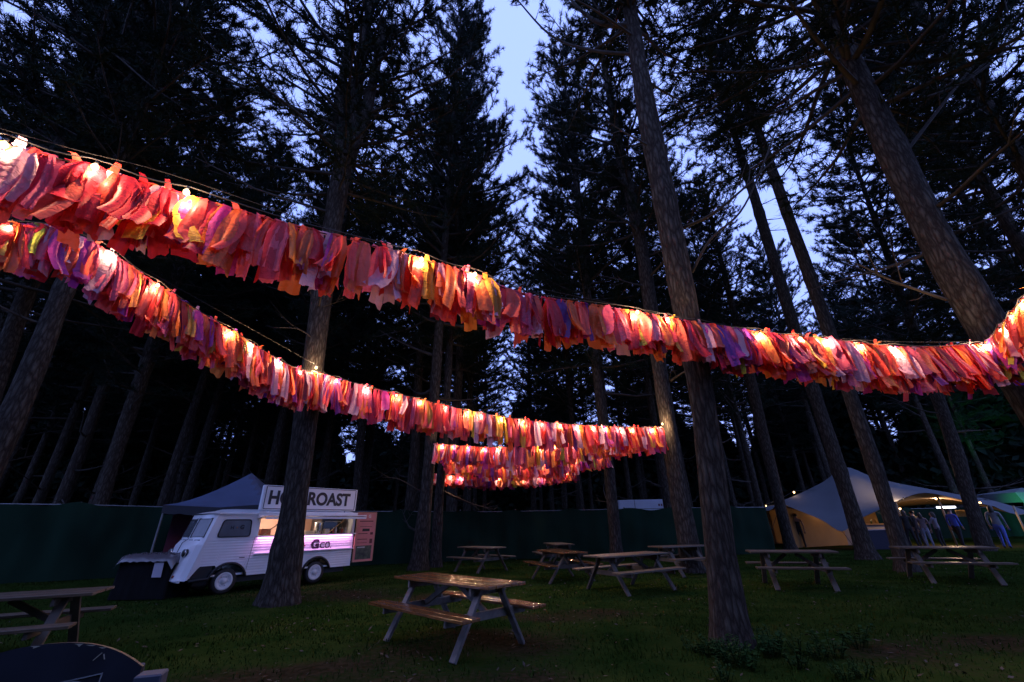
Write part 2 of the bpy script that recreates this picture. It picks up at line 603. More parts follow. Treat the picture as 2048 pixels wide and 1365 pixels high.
def crown_variant(seed, Lc=14.0, Rm=3.1, dead=5.0, dens=1.0):
    rg = np.random.default_rng(seed)
    seg0, seg1, sr0, sr1 = [], [], [], []
    TC, TD = [], []
    z = -dead
    while z < Lc:
        uu = z / Lc
        live = z > 0
        nb = rg.integers(4, 7) if live else rg.integers(0, 2)
        a0 = rg.uniform(0, 6.28)
        for k in range(nb):
            if rg.uniform() < .22:
                continue
            az = a0 + 6.283 * k / nb + rg.normal() * .3
            if live:
                rr = Rm * min(1.0, .6 + uu * 1.7) * (1 - uu) ** .42 * rg.uniform(.5, 1.15) + .35
                el = rg.normal() * .12 + (-.08 + .7 * uu)
            else:
                rr = rg.uniform(.5, 1.0) * Rm * .85 * (1 + z / dead * .45)
                el = rg.normal() * .2 - .05
            m = max(5, int(rr / .5))
            p = np.array([0, 0, z + rg.normal() * .1])
            d = np.array([math.cos(az) * math.cos(el), math.sin(az) * math.cos(el), math.sin(el)])
            pts = [p]
            for s in range(m):
                d = d + np.array([rg.normal() * .09, rg.normal() * .09, .05 + rg.normal() * .06])
                d /= np.linalg.norm(d)
                p = p + d * rr / m
                pts.append(p)
            br = .018 + rr * .011
            for s in range(m):
                seg0.append(pts[s]); seg1.append(pts[s + 1])
                sr0.append(br * (1 - s / m * .8)); sr1.append(br * (1 - (s + 1) / m * .8))
            for s in range(1, m + 1):
                if live and s / m < .28 and rg.uniform() < .6:
                    continue
                for q in range(rg.integers(2, 4) if live else rg.integers(0, 3)):
                    dv = (pts[s] - pts[s - 1]) / np.linalg.norm(pts[s] - pts[s - 1])
                    th = (1 if q % 2 else -1) * rg.uniform(.35, 1.25)
                    tdir = np.array([dv[0] * math.cos(th) - dv[1] * math.sin(th), dv[0] * math.sin(th) + dv[1] * math.cos(th), dv[2] + rg.normal() * .22 + .05])
                    tdir /= np.linalg.norm(tdir)
                    tl = rg.uniform(.35, .95) * (1 - .35 * uu if live else .9) * (1.15 - .55 * s / m)
                    b0 = pts[s - 1] + (pts[s] - pts[s - 1]) * rg.uniform()
                    b1 = b0 + tdir * tl
                    seg0.append(b0); seg1.append(b1); sr0.append(.011); sr1.append(.004)
                    if live:
                        for w in (.25, .5, .72, .9, 1.0)[(0 if rg.uniform() < dens else 2):]:
                            TC.append(b0 + tdir * tl * w); TD.append(tdir)
                    elif rg.uniform() < .7:                        # bare forked twig
                        for g in range(2):
                            e = tdir + rg.normal(size=3) * .5
                            e /= np.linalg.norm(e)
                            c0 = b0 + tdir * tl * rg.uniform(.3, .8)
                            seg0.append(c0); seg1.append(c0 + e * tl * .55); sr0.append(.006); sr1.append(.003)
                if live:
                    TC.append(pts[s]); TD.append(pts[s] - pts[s - 1])
            if live:
                TC.append(pts[-1]); TD.append(pts[-1] - pts[-2])
        z += rg.uniform(.38, .62) if live else rg.uniform(.4, .8)
    V, F = tubes_np(np.array(seg0), np.array(seg1), np.array(sr0), np.array(sr1), 3)
    bm = mesh_np("branches", V, F, True)
    bm.materials.append(M_TWIG)
    TC, TD = np.array(TC), np.array(TD)
    V, F = needle_tufts(TC, TD, 12, .20, .0235, rg)
    cm = mesh_np("crown", V, F)
    cm.materials.append(M_NEEDLE)
    return bm, cm
CROWNS = [crown_variant(11, Rm=4.4), crown_variant(12, Rm=4.9), crown_variant(13, Rm=4.0, dens=.75), crown_variant(14, Rm=4.6), crown_variant(15, Rm=4.2, dens=.85)]

def trunk_mesh(pts, rad, seed=0, n=14, step=.35):
    """tapered trunk through pts with an uneven surface and a root flare"""
    rg = np.random.default_rng(seed)
    pts = np.array(pts, float); rad = np.array(rad, float)
    d = np.r_[0, np.cumsum(np.linalg.norm(np.diff(pts, axis=0), axis=1))]
    s = np.linspace(0, d[-1], max(6, int(d[-1] / step)))
    P = np.stack([np.interp(s, d, pts[:, k]) for k in range(3)], 1)
    # soften the corners
    for _ in range(6):
        P[1:-1] = (P[:-2] + 2 * P[1:-1] + P[2:]) / 4
    rr = np.interp(s, d, rad)
    an = np.linspace(0, 2 * np.pi, n, endpoint=False)
    ph = rg.uniform(0, 6.28, 4)
    V = []
    for i in range(len(s)):
        h = s[i]
        fl = 1 + .38 * math.exp(-h / .28) * (1 + .35 * np.sin(an * 5 + ph[0]))
        w = 1 + .035 * np.sin(an * 3 + h * .9 + ph[1]) + .03 * np.sin(an * 2 - h * 1.7 + ph[2]) + rg.normal(size=n) * .014
        knot = 1 + .10 * max(0, math.sin(h * 1.9 + ph[3])) ** 12
        r_ = rr[i] * fl * w * knot
        V.append(np.stack([P[i, 0] + np.cos(an) * r_, P[i, 1] + np.sin(an) * r_, np.full(n, P[i, 2])], 1))
    V = np.concatenate(V)
    F = []
    for i in range(len(s) - 1):
        for k in range(n):
            j = (k + 1) % n
            F.append((i * n + k, i * n + j, (i + 1) * n + j, (i + 1) * n + k))
    me = mesh_np("trunk", V, np.array(F), True)
    me.materials.append(M_BARK)
    return me

def limb(tree, pts, r0, r1):
    """a bare limb of its own, given as world points"""
    P = catmull(pts, 5)
    m = MB().tube([Vector(tuple(p)) - tree.location for p in P], list(np.linspace(r0, r1, len(P))), 7)
    # a few side twigs
    rg = random.Random(int(abs(pts[0][0]) * 100))
    for i in range(4, len(P) - 1, 2):
        d = Vector(tuple(P[i + 1] - P[i])).normalized()
        e = (d + Vector((rg.uniform(-1, 1), rg.uniform(-1, 1), rg.uniform(-.5, .9))) * .8).normalized()
        q = Vector(tuple(P[i])) - tree.location
        ln = rg.uniform(.4, 1.0)
        m.tube([q, q + e * ln * .5, q + e * ln + Vector((0, 0, .08))], [r1 * .8, r1 * .6, r1 * .3], 5)
    return m.build("limb", M_TWIG, tree, True)

def pine(px_pts, Y, width_px, label, total=25.0, zc=9.0, cv=0, sxy=1.0, seed=0, rot=0.0, group=None, crown=True):
    """px_pts: points up the trunk seen in the picture (bottom first); Y: distance ahead of the trunk"""
    W_ = [at(x, y, Y) for x, y in px_pts]
    wp = [width_px] * len(W_) if not hasattr(width_px, '__len__') else list(width_px)
    rad = []
    for i, (w, p) in enumerate(zip(wp, W_)):           # the radius whose outline has this width in the picture
        q0, q1 = px_pts[max(0, i - 1)], px_pts[min(len(px_pts) - 1, i + 1)]
        dx, dy = q1[0] - q0[0], q1[1] - q0[1]
        l_ = math.hypot(dx, dy)
        sv = np.array([p[1], -p[0], 0]) / math.hypot(p[0], p[1]) * .05
        a_, b_ = proj(p - sv), proj(p + sv)
        per = abs((b_[0] - a_[0]) * dy - (b_[1] - a_[1]) * dx) / l_ / .05
        rad.append(w / per)
    b, c = W_[0], W_[1]
    d = (b - c) / (c[2] - b[2])
    base = b + d * b[2]
    if abs(b[2]) > .02:
        W_ = [base] + W_; rad = [rad[0]] + rad
    W_[0] = np.array([W_[0][0], W_[0][1], -.05])
    e = (W_[-1] - W_[-3]) / np.linalg.norm(W_[-1] - W_[-3])
    e = e * np.array([.6, .6, 1]); e /= np.linalg.norm(e)
    top = W_[-1] + e * max(1.0, (total - W_[-1][2]) / e[2])
    W_.append(top); rad.append(.03)
    W_ = np.array(W_); base = W_[0].copy()
    t = thing("pine_tree", label, "tree", (base[0], base[1], 0), 0, group)
    loc = np.array([base[0], base[1], 0])
    obj("trunk", trunk_mesh(W_ - loc, rad, seed), None, t)
    if crown:
        P0 = np.array([np.interp(zc, W_[:, 2], W_[:, k]) for k in range(3)])
        ax = Vector(tuple(top - P0))
        q = ax.to_track_quat('Z', 'Y')
        for me_, nm in zip(CROWNS[cv], ("branches", "crown")):
            o = obj(nm, me_, None, t, P0 - loc)
            o.rotation_mode = 'QUATERNION'
            o.rotation_quaternion = q @ Quaternion((0, 0, 1), rot)
            sz = ax.length / 14.0
            o.scale = (sxy * sz ** .3, sxy * sz ** .3, sz)
    return t

# the trees one can tell apart
tA = pine([(555, 1213), (590, 1000), (607, 880), (627, 730), (646, 560), (690, 310)], 9.9, [72, 52, 48, 46, 40, 37], "thick pine trunk in front of the white food van, forking high up", 28, 11, 0, 1.15, 1, 0.3)
_f0 = at(690, 322, 9.9)
for pts in ([(690, 322), (676, 229), (682, 180), (702, 60)], [(690, 322), (722, 270), (748, 158), (768, 40)]):
    P_ = np.array([at(x, y, 9.9) for x, y in pts]) - np.array(tA.location)
    obj("fork", trunk_mesh(P_, [.24, .2, .17, .12], 3), None, tA)
tB = pine([(1465, 1292), (1437, 1100), (1409, 805), (1372, 622), (1340, 450), (1298, 250), (1262, 30)], 6.25, [72, 60, 51, 52, 50, 42, 28], "nearest tall pine trunk right of centre, garland tied to its middle", 26, 12.5, 1, .95, 2, 1.0)
tC = pine([(2030, 745), (1880, 497), (1750, 232), (1655, 25)], 6.65, [88, 78, 62, 40], "big leaning pine trunk at the right edge with the garland end tied on", 27, 9.5, 2, 1.35, 3, 2.0)
tD = pine([(1386, 1140), (1358, 985), (1322, 760), (1285, 500), (1237, 290)], 14.2, [46, 36, 30, 26, 20], "slim pine just left of the nearest trunk, far garland tied at its lit patch", 32, 12, 3, .95, 4, .5)
tE1 = pine([(1735, 1115), (1680, 946), (1617, 753), (1515, 414)], 17.5, [38, 31, 27, 22], "straight pine in front of the left half of the stretch tent", 31, 18.5, 4, .8, 5, 1.4)
tE2 = pine([(1815, 1143), (1775, 1016), (1747, 928), (1688, 753), (1614, 538), (1548, 352)], 13.27, [40, 34, 33, 30, 27, 22], "pine trunk standing before the middle of the pale tent roof", 30, 16, 0, .85, 6, 2.3)
tF = pine([(1578, 1085), (1529, 883), (1508, 788)], 23.0, 23, "thin pine beside the left corner of the stretch tent", 24, 11, 1, .8, 7, 0)
tG = pine([(836, 1140), (853, 988), (863, 872), (875, 700)], 16.83, [34, 25, 22, 19], "pine at the left end of the three far garlands, nearer of a close pair", 35, 9, 3, .98, 8, .8)
tH = pine([(871, 1135), (877, 1008), (887, 900)], 18.1, [22, 19, 17], "slimmer reddish pine close behind the pair at the far garlands' left end", 33, 9, 4, .9, 9, 2.0)
tI = pine([(1233, 1108), (1218, 930), (1196, 775)], 19.4, [24, 21, 18], "slim pine in front of the white lorry and the green fence", 34, 8.5, 0, .95, 10, 3.0)
tK = pine([(1968, 1092), (1937, 997), (1912, 900)], 20.5, 32, "dark pine in front of the right end of the tent", 29, 9, 2, 1.2, 11, 0)
tL1 = pine([(18, 850), (66, 740), (113, 611)], 8.5, [60, 54, 48], "grey leaning pine trunk at the left edge, nearer of two", 24, 10, 3, 1.05, 12, 0)
tL2 = pine([(0, 742), (22, 666), (59, 575)], 11.0, 40, "darker pine trunk at the left edge, behind the grey leaning one", 25, 8, 1, 1.05, 13, 1)
tL3 = pine([(205, 996), (238, 886), (271, 795), (304, 696)], 18.6, 31, "leaning pine rising behind the fence left of the gazebo", 26, 7.5, 0, 1.0, 14, 2)
tM = pine([(714, 988), (723, 852)], 25.0, 17, "thin pine behind the fence right of the roof sign", 27, 8, 1, .9, 15, 2)
tN = pine([(360, 980), (385, 850)], 26.0, 17, "faint thin pine behind the grey gazebo roof", 26, 8, 2, .9, 16, 2)
tO = pine([(1160, 985), (1150, 900)], 27.0, 11, "thin far pine under the right end of the farthest garland", 26, 8, 4, .9, 17, 2)

# bare limbs that show against the sky and the dark
limb(tB, [at(1366, 456, 6.25), at(1425, 428, 6.0), at(1490, 375, 5.8), at(1550, 318, 5.7)], .035, .012)
limb(tB, [at(1384, 545, 6.25), at(1420, 480, 6.0), at(1480, 425, 5.9), at(1520, 345, 5.8), at(1560, 240, 5.8), at(1600, 150, 5.9)], .026, .008)
limb(tB, [at(1262, 52, 6.25), at(1205, 48, 6.3), at(1160, 20, 6.4), at(1120, -30, 6.5)], .07, .03)
limb(tB, [at(1275, 110, 6.25), at(1180, 100, 6.6), at(1100, 70, 7.0), at(1030, -5, 7.4)], .045, .02)
limb(tC, [at(1893, 600, 6.65), at(1840, 582, 6.2), at(1780, 560, 6.0), at(1720, 530, 5.9)], .03, .01)
limb(tC, [at(1800, 320, 6.65), at(1900, 190, 6.4), at(1990, 80, 6.3), at(2060, 10, 6.2)], .04, .02)
limb(tC, [at(1775, 200, 6.65), at(1850, 196, 6.5), at(1950, 150, 6.3), at(2060, 60, 6.2)], .05, .025)
limb(tC, [at(1700, 130, 6.65), at(1660, 60, 6.7), at(1590, 20, 6.9)], .05, .02)
limb(tA, [at(640, 690, 9.9), at(600, 660, 9.4), at(550, 655, 9.1)], .02, .006)
limb(tL2, [at(150, 60, 7.0), at(230, 110, 7.2), at(300, 170, 7.4), at(380, 225, 7.7)], .035, .008)
limb(tG, [at(852, 990, 16.8), at(800, 960, 16.2), at(765, 955, 16.0)], .03, .01)

# the dark wood behind the fence: each tree its own object, trunks and crowns shared
TV = []
for k in range(4):
    rg = np.random.default_rng(50 + k)
    pp = [np.array([0, 0, -.05])]
    for h in (4, 9, 14, 20, 25):
        pp.append(np.array([rg.normal() * .12, rg.normal() * .12, h]))
    TV.append(trunk_mesh(pp, [.24, .21, .18, .14, .08, .02], 60 + k, 10, .9))
def wood_tree(x, y, s, k, lbl, grp):
    t = thing("pine_tree", lbl, "tree", (x, y, 0), rng.uniform(0, 6.28), grp)
    t.scale = (s * .95, s * .95, s)
    obj("trunk", TV[k % 4], None, t)
    zc = (7.5, 9.0, 6.5, 8.0, 7.0)[k % 5]
    for me_, nm in zip(CROWNS[k % 5], ("branches", "crown")):
        o = obj(nm, me_, None, t, (0, 0, zc))
        o.scale = (1.05, 1.05, (25 - zc) / 14.0)
    return t
def fence_y(x):
    return np.interp(x, [-40, -26, -15, -8, -.7, 4, 9, 12, 16, 30, 45], [6, 10.2, 15.1, 18.3, 20.8, 20.4, 20.5, 21.5, 29.5, 32, 34])
placed = []
cnt = 0
tries = 0
rs = random.Random(5)
while cnt < 112 and tries < 6000:
    tries += 1
    y = rs.uniform(8, 58)
    x = rs.uniform(-1.5, 1.5) * y
    if y < fence_y(x) + 2.0:
        continue
    azm = math.degrees(math.atan2(x, y))
    dist = math.hypot(x, y)
    if 37 < azm < 42.5 and dist < 60:                 # the bright opening right of centre
        continue
    if abs(azm - 2.5) < 6 and dist < 24:              # the opening above the middle
        continue
    if any((x - a) ** 2 + (y - b) ** 2 < (2.4 + dist * .02) ** 2 for a, b in placed):
        continue
    placed.append((x, y))
    wood_tree(x, y, rs.uniform(.95, 1.3), rs.randrange(20), "tall dark pine in the wood behind the green fence", "pines in the wood behind the fence")
    cnt += 1

for i, (x, y, s_, lb) in enumerate(((15.0, 9.0, 1.1, "pine just outside the right edge, its crown reaching over the leaning trunk"), (19.5, 13.0, 1.2, "second pine outside the right edge, crown above the tent"),
                               (24.0, 17.0, 1.2, "pine at the far right edge beyond the tent's end"), (-13.0, 8.6, 1.1, "pine just outside the left edge, crown over the garlands"),
                               (-5.6, 23.5, 1.35, "tall pine behind the fence, crown left of the bright sky gap"), (5.2, 24.0, 1.3, "tall pine behind the fence, crown right of the bright sky gap"))):
    wood_tree(x, y, s_, i * 3 + 1, lb, "pines around the clearing")

# the far wood: one mass
rg = np.random.default_rng(3)
n = 170000
az = rg.uniform(-1.15, 1.15, n)
rr = rg.uniform(60, 80, n)
hh = rg.uniform(0, 1, n) ** .8 * (15 + 4 * np.sin(az * 23) + 3 * np.sin(az * 57 + 1))
C = np.stack([np.sin(az) * rr, np.cos(az) * rr, hh], 1)
e1 = rg.normal(size=(n, 3)); e1 /= np.linalg.norm(e1, axis=1, keepdims=True)
e2 = np.cross(e1, rg.normal(size=(n, 3))); e2 /= np.linalg.norm(e2, axis=1, keepdims=True)
sz = rg.uniform(.4, .8, (n, 1))
V = np.stack([C - e1 * sz, C + e2 * sz * .5, C + e1 * sz, C - e2 * sz * .5], 1).reshape(-1, 3)
n2 = 26000                                              # unseen wood behind the viewpoint, added to hold back skylight
az2 = rg.uniform(1.7, 4.58, n2); rr2 = rg.uniform(13, 20, n2); hh2 = rg.uniform(0, 1, n2) * 14 + .5
C2 = np.stack([np.sin(az2) * rr2, np.cos(az2) * rr2, hh2], 1)
f1 = rg.normal(size=(n2, 3)); f1 /= np.linalg.norm(f1, axis=1, keepdims=True)
f2 = np.cross(f1, rg.normal(size=(n2, 3))); f2 /= np.linalg.norm(f2, axis=1, keepdims=True)
s2 = rg.uniform(.3, .6, (n2, 1))
V2 = np.stack([C2 - f1 * s2, C2 + f2 * s2 * .5, C2 + f1 * s2, C2 - f2 * s2 * .5], 1).reshape(-1, 3)
V = np.concatenate([V, V2]); n += n2
struct("far_woods", mesh_np("far_woods", V, np.arange(n * 4).reshape(-1, 4)), M_NEEDLE, 'stuff')

# weeds round the trunk feet and along the front
def weed(x, y, s, label, seed):
    rg = np.random.default_rng(seed)
    V, F = [], []
    for st in range(16):
        a = rg.uniform(0, 6.28); r0 = rg.uniform(0, .16) * s
        b = np.array([math.cos(a) * r0, math.sin(a) * r0, 0])
        h = rg.uniform(.12, .34) * s
        top = b + np.array([math.cos(a) * h * .5, math.sin(a) * h * .5, h])
        for q in range(7):
            c = b + (top - b) * (.3 + .7 * q / 6)
            aa = rg.uniform(0, 6.28); ll = rg.uniform(.05, .10) * s; w = ll * .33
            d = np.array([math.cos(aa), math.sin(aa), rg.uniform(-.2, .45)]); sd = np.array([-math.sin(aa), math.cos(aa), rg.normal() * .25])
            i = len(V)
            V += [c, c + d * ll * .45 + sd * w, c + d * ll, c + d * ll * .45 - sd * w]
            F.append((i, i + 1, i + 2, i + 3))
        i = len(V); sd = np.array([.004, 0, 0])
        V += [b - sd, b + sd, top + sd, top - sd]; F.append((i, i + 1, i + 2, i + 3))
    return tag(obj("weed_plant", mesh("weed_plant", V, F), M_LEAF, None, (x, y, float(gz(np.array(x), np.array(y))))), label, "plant", "weeds at the foot of the nearest trunk")
bx, by = tB.location.x, tB.location.y
for i in range(20):
    a = rs.uniform(-.3, 2 * math.pi * .9)
    r0 = rs.uniform(.42, 1.5) if i > 5 else rs.uniform(.38, .6)
    weed(bx + math.cos(a) * r0, by - .15 - abs(math.sin(a)) * r0 * .9, rs.uniform(.4, .75), "low leafy weed clump at the foot of the nearest pine trunk", 200 + i)

# ------------------------------------------------------------------ green screened fence
M_FENCE = mat("green_mesh_cloth", (0.010, 0.028, 0.018), 0.9, var=0.3, scale=1.3, bump=0.4, bscale=2.2, spec=0.05, stretch=(1, 1, .35))
M_POST = mat("galvanised_post", (0.22, 0.23, 0.24), 0.5, metal=0.5, var=.2, scale=5)
FX = np.concatenate([np.linspace(-26, -8, 37), np.linspace(-7.6, 12, 50), np.linspace(12.3, 42, 40)])
fence = thing("screen_fence", "long fence hung with dark green mesh sheeting, wood behind it", "fence", (0, 0, 0))
FXd = np.concatenate([np.linspace(FX[i], FX[i + 1], 6, endpoint=False) for i in range(len(FX) - 1)])
def fence_h(x):
    return float(np.interp(x, [-26, -15, -8, -.7, 45], [2.5, 2.37, 2.12, 2.04, 2.0]))
V, F = [], []
for i, x in enumerate(FXd):
    y = float(fence_y(x))
    wv = .04 * math.sin(x * 3.1) + .02 * math.sin(x * 7.7 + 1)
    sag = .10 * abs(math.sin(x * 1.2566)) + .03 * math.sin(x * 4.3)
    for k in range(7):
        f = k / 6
        V.append((x, y + wv * math.sin(f * 3.1) + .03 * math.sin(f * 9 + x * 2.2), .02 + f * (fence_h(x) - sag - .02)))
for i in range(len(FXd) - 1):
    for k in range(6):
        F.append((i * 7 + k, i * 7 + 7 + k, i * 7 + 8 + k, i * 7 + k + 1))
obj("mesh_sheet", mesh("mesh_sheet", V, F, True), M_FENCE, fence)
for x in np.arange(-25, 42, 2.5):
    y = float(fence_y(x)) + .12
    MB().tube([(0, 0, 0), (0, 0, fence_h(x) + .03)], .024, 8).build("post", M_POST, fence, loc=(x, y, 0))
MB().tube([(x, float(fence_y(x)) + .08, fence_h(x) - .06) for x in FX], .018, 6).build("top_rail", M_POST, fence)

# white lorry beyond the fence
lorry = thing("box_lorry", "white lorry body showing above the green fence, right of centre", "lorry", (8.9, 30.0, 0))
M_LORRY = mat("lorry_white", (0.62, 0.66, 0.78), 0.35, var=.05, scale=2)
MB().box((0, 1.1, 1.88), (3.8, 2.2, 1.86), None, .03).build("cargo_box", M_LORRY, lorry)
MB().box((0, 1.1, .78), (3.7, .9, .2)).build("chassis", M_BLACK, lorry)
for x in (-1.0, 1.2):
    for y in (.25, 1.95):
        w = MB().lathe((x, y, .45), [(.1, -.12), (.43, -.12), (.45, -.08), (.45, .08), (.43, .12), (.1, .12)], 20, 'y').build("wheel", M_BLACK, lorry, True)
MB().box((-2.35, 1.1, 1.3), (.9, 2.0, 1.5), None, .12).build("cab", M_LORRY, lorry)
mk = MB()
for i, w in enumerate((.11, .09, .12, .1, .13, .08, .16)):
    mk.box((.78 + i * .165, -.006, 2.46), (w, .012, .13))
mk.build("lettering", mat("dull_red_paint", (.16, .04, .05), .5), lorry)
MB().box((1.87, -.012, 2.38), (.05, .03, .5), None, .01).build("corner_post", M_WHITE, lorry)
MB().box((-.85, -.008, 1.88), (.05, .016, 1.8)).build("seam_strip", mat("grey_trim", (.25, .27, .32), .4), lorry)

# ------------------------------------------------------------------ food van
VW1 = gnd(445, 1190)
van = thing("food_van", "white corrugated vintage food van with lit serving hatch", "food van", VW1, math.atan2(.8, .6))
BW = 1.62                                   # body width, local +y is the far side
def s_front(z):
    return -.86 + (z - .35) / 1.43 * .36
def arch(s):
    b = .37
    for c, rr in ((0.0, .43), (2.28, .42)):
        if abs(s - c) < rr:
            b = max(b, .24 + math.sqrt(rr * rr - (s - c) ** 2))
    if -.80 < s < -.30:                       # the body edge over the black front wing
        b = max(b, .40 + .24 * min(1, (s + .80) / .16))
    return b
def side_grid(y, sgn, z1f, ribs=True, s0=-.9, s1=3.36):
    """ribbed side panel between the sill (with wheel arches) and z1f(s)"""
    V, F = [], []
    ss = sorted(set(list(np.linspace(s0, s1, 110))))
    nz = 64
    for s_ in ss:
        zb, zt = arch(s_), z1f(s_)
        for k in range(nz + 1):
            z = zb + (zt - zb) * k / nz
            rib = sgn * .0055 * (0.5 + .5 * math.sin(z * 2 * math.pi / .062)) if ribs and z < 1.2 else 0
            V.append((max(s_, s_front(z)), y - rib, z))
    for i in range(len(ss) - 1):
        for k in range(nz):
            F.append((i * (nz + 1) + k, (i + 1) * (nz + 1) + k, (i + 1) * (nz + 1) + k + 1, i * (nz + 1) + k + 1))
    return V, F
body = MB()
body.add(*side_grid(0.0, 1, lambda s: 1.24))
body.add(*side_grid(BW, -1, lambda s: 1.78))
# cab side above the waist with the window hole framed by strips, then pillars of the hatch
def quadstrip(pts):
    body.add(pts, [tuple(range(len(pts)))])
WIN = [(-.44, 1.24 + .02), (.33, 1.26), (.30, 1.66), (-.34, 1.66)]
quadstrip([(s_front(1.24), 0, 1.24), (.46, 0, 1.24), (.46, 0, 1.262), (s_front(1.262), 0, 1.262)])
quadstrip([(s_front(1.66), 0, 1.66), (.46, 0, 1.66), (.46, 0, 1.79), (s_front(1.79), 0, 1.79)])
quadstrip([(s_front(1.262), 0, 1.262), (-.43, 0, 1.262), (-.345, 0, 1.66), (s_front(1.66), 0, 1.66)])
quadstrip([(.33, 0, 1.262), (.46, 0, 1.262), (.46, 0, 1.66), (.30, 0, 1.66)])
body.box((.49, .03, 1.52), (.07, .06, .56))
body.box((3.32, .03, 1.52), (.08, .06, .56))
body.box((1.9, .03, 1.80), (2.9, .06, .07))
# rear, floor, bulkhead, front
quadstrip([(3.36, 0, .37), (3.36, BW, .37), (3.36, BW, 1.79), (3.36, 0, 1.79)])
body.box((1.25, BW / 2, .42), (4.1, BW - .06, .04))
body.box((.47, BW / 2, 1.1), (.03, BW - .04, 1.34))
NF = 12
def front_pt(t, z):
    y = t * BW
    bulge = .20 * (1 - (2 * t - 1) ** 4) * (1.0 if z < 1.2 else .55)
    return (s_front(z) - bulge + .0, y, z)
zs = [.36, .5, .8, 1.1, 1.22, 1.27]
Vf = [front_pt(t / NF, z) for z in zs for t in range(NF + 1)]
body.add(Vf, [(r * (NF + 1) + t, r * (NF + 1) + t + 1, (r + 1) * (NF + 1) + t + 1, (r + 1) * (NF + 1) + t) for r in range(len(zs) - 1) for t in range(NF)])
zs = [1.69, 1.79]
Vf = [front_pt(t / NF, z) for z in zs for t in range(NF + 1)]
body.add(Vf, [(t, t + 1, NF + 2 + t, NF + 1 + t) for t in range(NF)])
for t0, t1 in ((0, .06), (.47, .53), (.94, 1)):
    quadstrip([front_pt(t0, 1.27), front_pt(t1, 1.27), front_pt(t1, 1.69), front_pt(t0, 1.69)])
body.build("body", M_WHITE, van)
# lower cab window reveal: dark rubber frame and pane, windscreens
M_GLASS = mat("window_glass", (0.12, 0.125, 0.14), 0.15, spec=0.25, var=.25, scale=2.2)
def rounded(poly, r, n=5):
    out = []
    m_ = len(poly)
    for i in range(m_):
        p0, p1, p2 = Vector(poly[i - 1]), Vector(poly[i]), Vector(poly[(i + 1) % m_])
        a, b = (p0 - p1).normalized() * r + p1, (p2 - p1).normalized() * r + p1
        for k in range(n + 1):
            t = k / n
            out.append(tuple((1 - t) ** 2 * a + 2 * t * (1 - t) * p1 + t * t * b))
    return out
def pane(name, P, parent, off, nrm, m_glass):
    """glass pane with a dark rubber gasket along its rounded edge"""
    nrm = Vector(nrm)
    w = obj(name, mesh(name, [Vector(p) + nrm * off for p in P], [tuple(range(len(P)))]), m_glass, parent)
    g = MB().tube([Vector(p) + nrm * (off + .004) for p in P] + [Vector(P[0]) + nrm * (off + .004)], .014, 6)
    g.build("gasket", M_BLACK, w)
    return w
Pw = [(p[0], 0, p[1]) for p in rounded([(-.425, 1.262), (.325, 1.262), (.295, 1.655), (-.345, 1.655)], .075)]
cw = pane("cab_window", Pw, van, .006, (0, -1, 0), M_GLASS)
Mt = lambda x, y, z, sx=1: Matrix(((1, 0, 0, x), (0, 0, -1, y), (0, 1, 0, z), (0, 0, 0, 1)))       # text on the -y side
M_INK = mat("black_lettering", (.015, .012, .02), .5)
text("lettering", "H", .11, M_INK, cw, Mt(-.13, -.012, 1.47), .002, .004)
text("lettering", "+", .09, mat("orange_lettering", (.35, .12, .05), .5), cw, Mt(-.02, -.012, 1.47), .002, .003)
text("lettering", "G", .13, M_INK, cw, Mt(.1, -.012, 1.475), .002, .008)
for t0, t1 in ((.06, .47), (.53, .94)):
    q = [Vector(front_pt(t0, 1.27)), Vector(front_pt(t1, 1.27)), Vector(front_pt(t1, 1.69)), Vector(front_pt(t0, 1.69))]
    c = [tuple(p) for p in q]
    w = obj("windscreen", mesh("windscreen", c, [(0, 1, 2, 3)]), M_GLASS, van)
    MB().tube(c + [c[0]], .014, 6).build("gasket", M_BLACK, w)
# roof, curved across
ro = MB()
Vr = []
for s_ in np.linspace(-.56, 3.4, 30):
    for t in range(13):
        y = -.03 + (BW + .06) * t / 12
        Vr.append((s_ - (.10 * (1 - (2 * t / 12 - 1) ** 2) if s_ < -.4 else 0), y, 1.79 + .14 * (1 - (2 * t / 12 - 1) ** 2) * min(1, (s_ + .62) / .5) + .004 * (int(s_ * 14) % 2)))
ro.add(Vr, [(i * 13 + t, i * 13 + 13 + t, i * 13 + 14 + t, i * 13 + t + 1) for i in range(29) for t in range(12)])
ro.beam((-.5, -.03, 1.80), (3.4, -.03, 1.80), .03, .035)
ro.build("roof", M_WHITE, van)
# wheels
M_RIM = mat("white_rim", (.7, .7, .72), .35, var=.08, scale=8)
for (s_, y) in ((-.03, .10), (2.28, .10), (-.03, BW - .1), (2.28, BW - .1)):
    sg = -1 if y < 1 else 1
    w = thing("wheel", "x", "x", (s_, y, .285))
    for k_ in ("label", "category"):
        del w[k_]
    w.parent = van
    MB().lathe((0, 0, 0), [(.17, -.07), (.25, -.085), (.28, -.06), (.285, 0), (.28, .06), (.25, .085), (.17, .07)], 32, 'y').build("tyre", M_BLACK, w, True)
    rm = MB().lathe((0, sg * .02, 0), [(.004, sg * .055), (.05, sg * .055), (.06, sg * .03), (.12, sg * .03), (.15, sg * .055), (.185, sg * .06), (.205, sg * .045), (.205, -sg * .05)], 32, 'y')
    for k in range(6):
        a = k * math.pi / 3
        rm.lathe((.1 * math.cos(a), sg * .055, .1 * math.sin(a)), [(.001, sg * .012), (.014, sg * .010), (.016, 0)], 8, 'y')
    rm.build("rim", M_RIM, w, True)
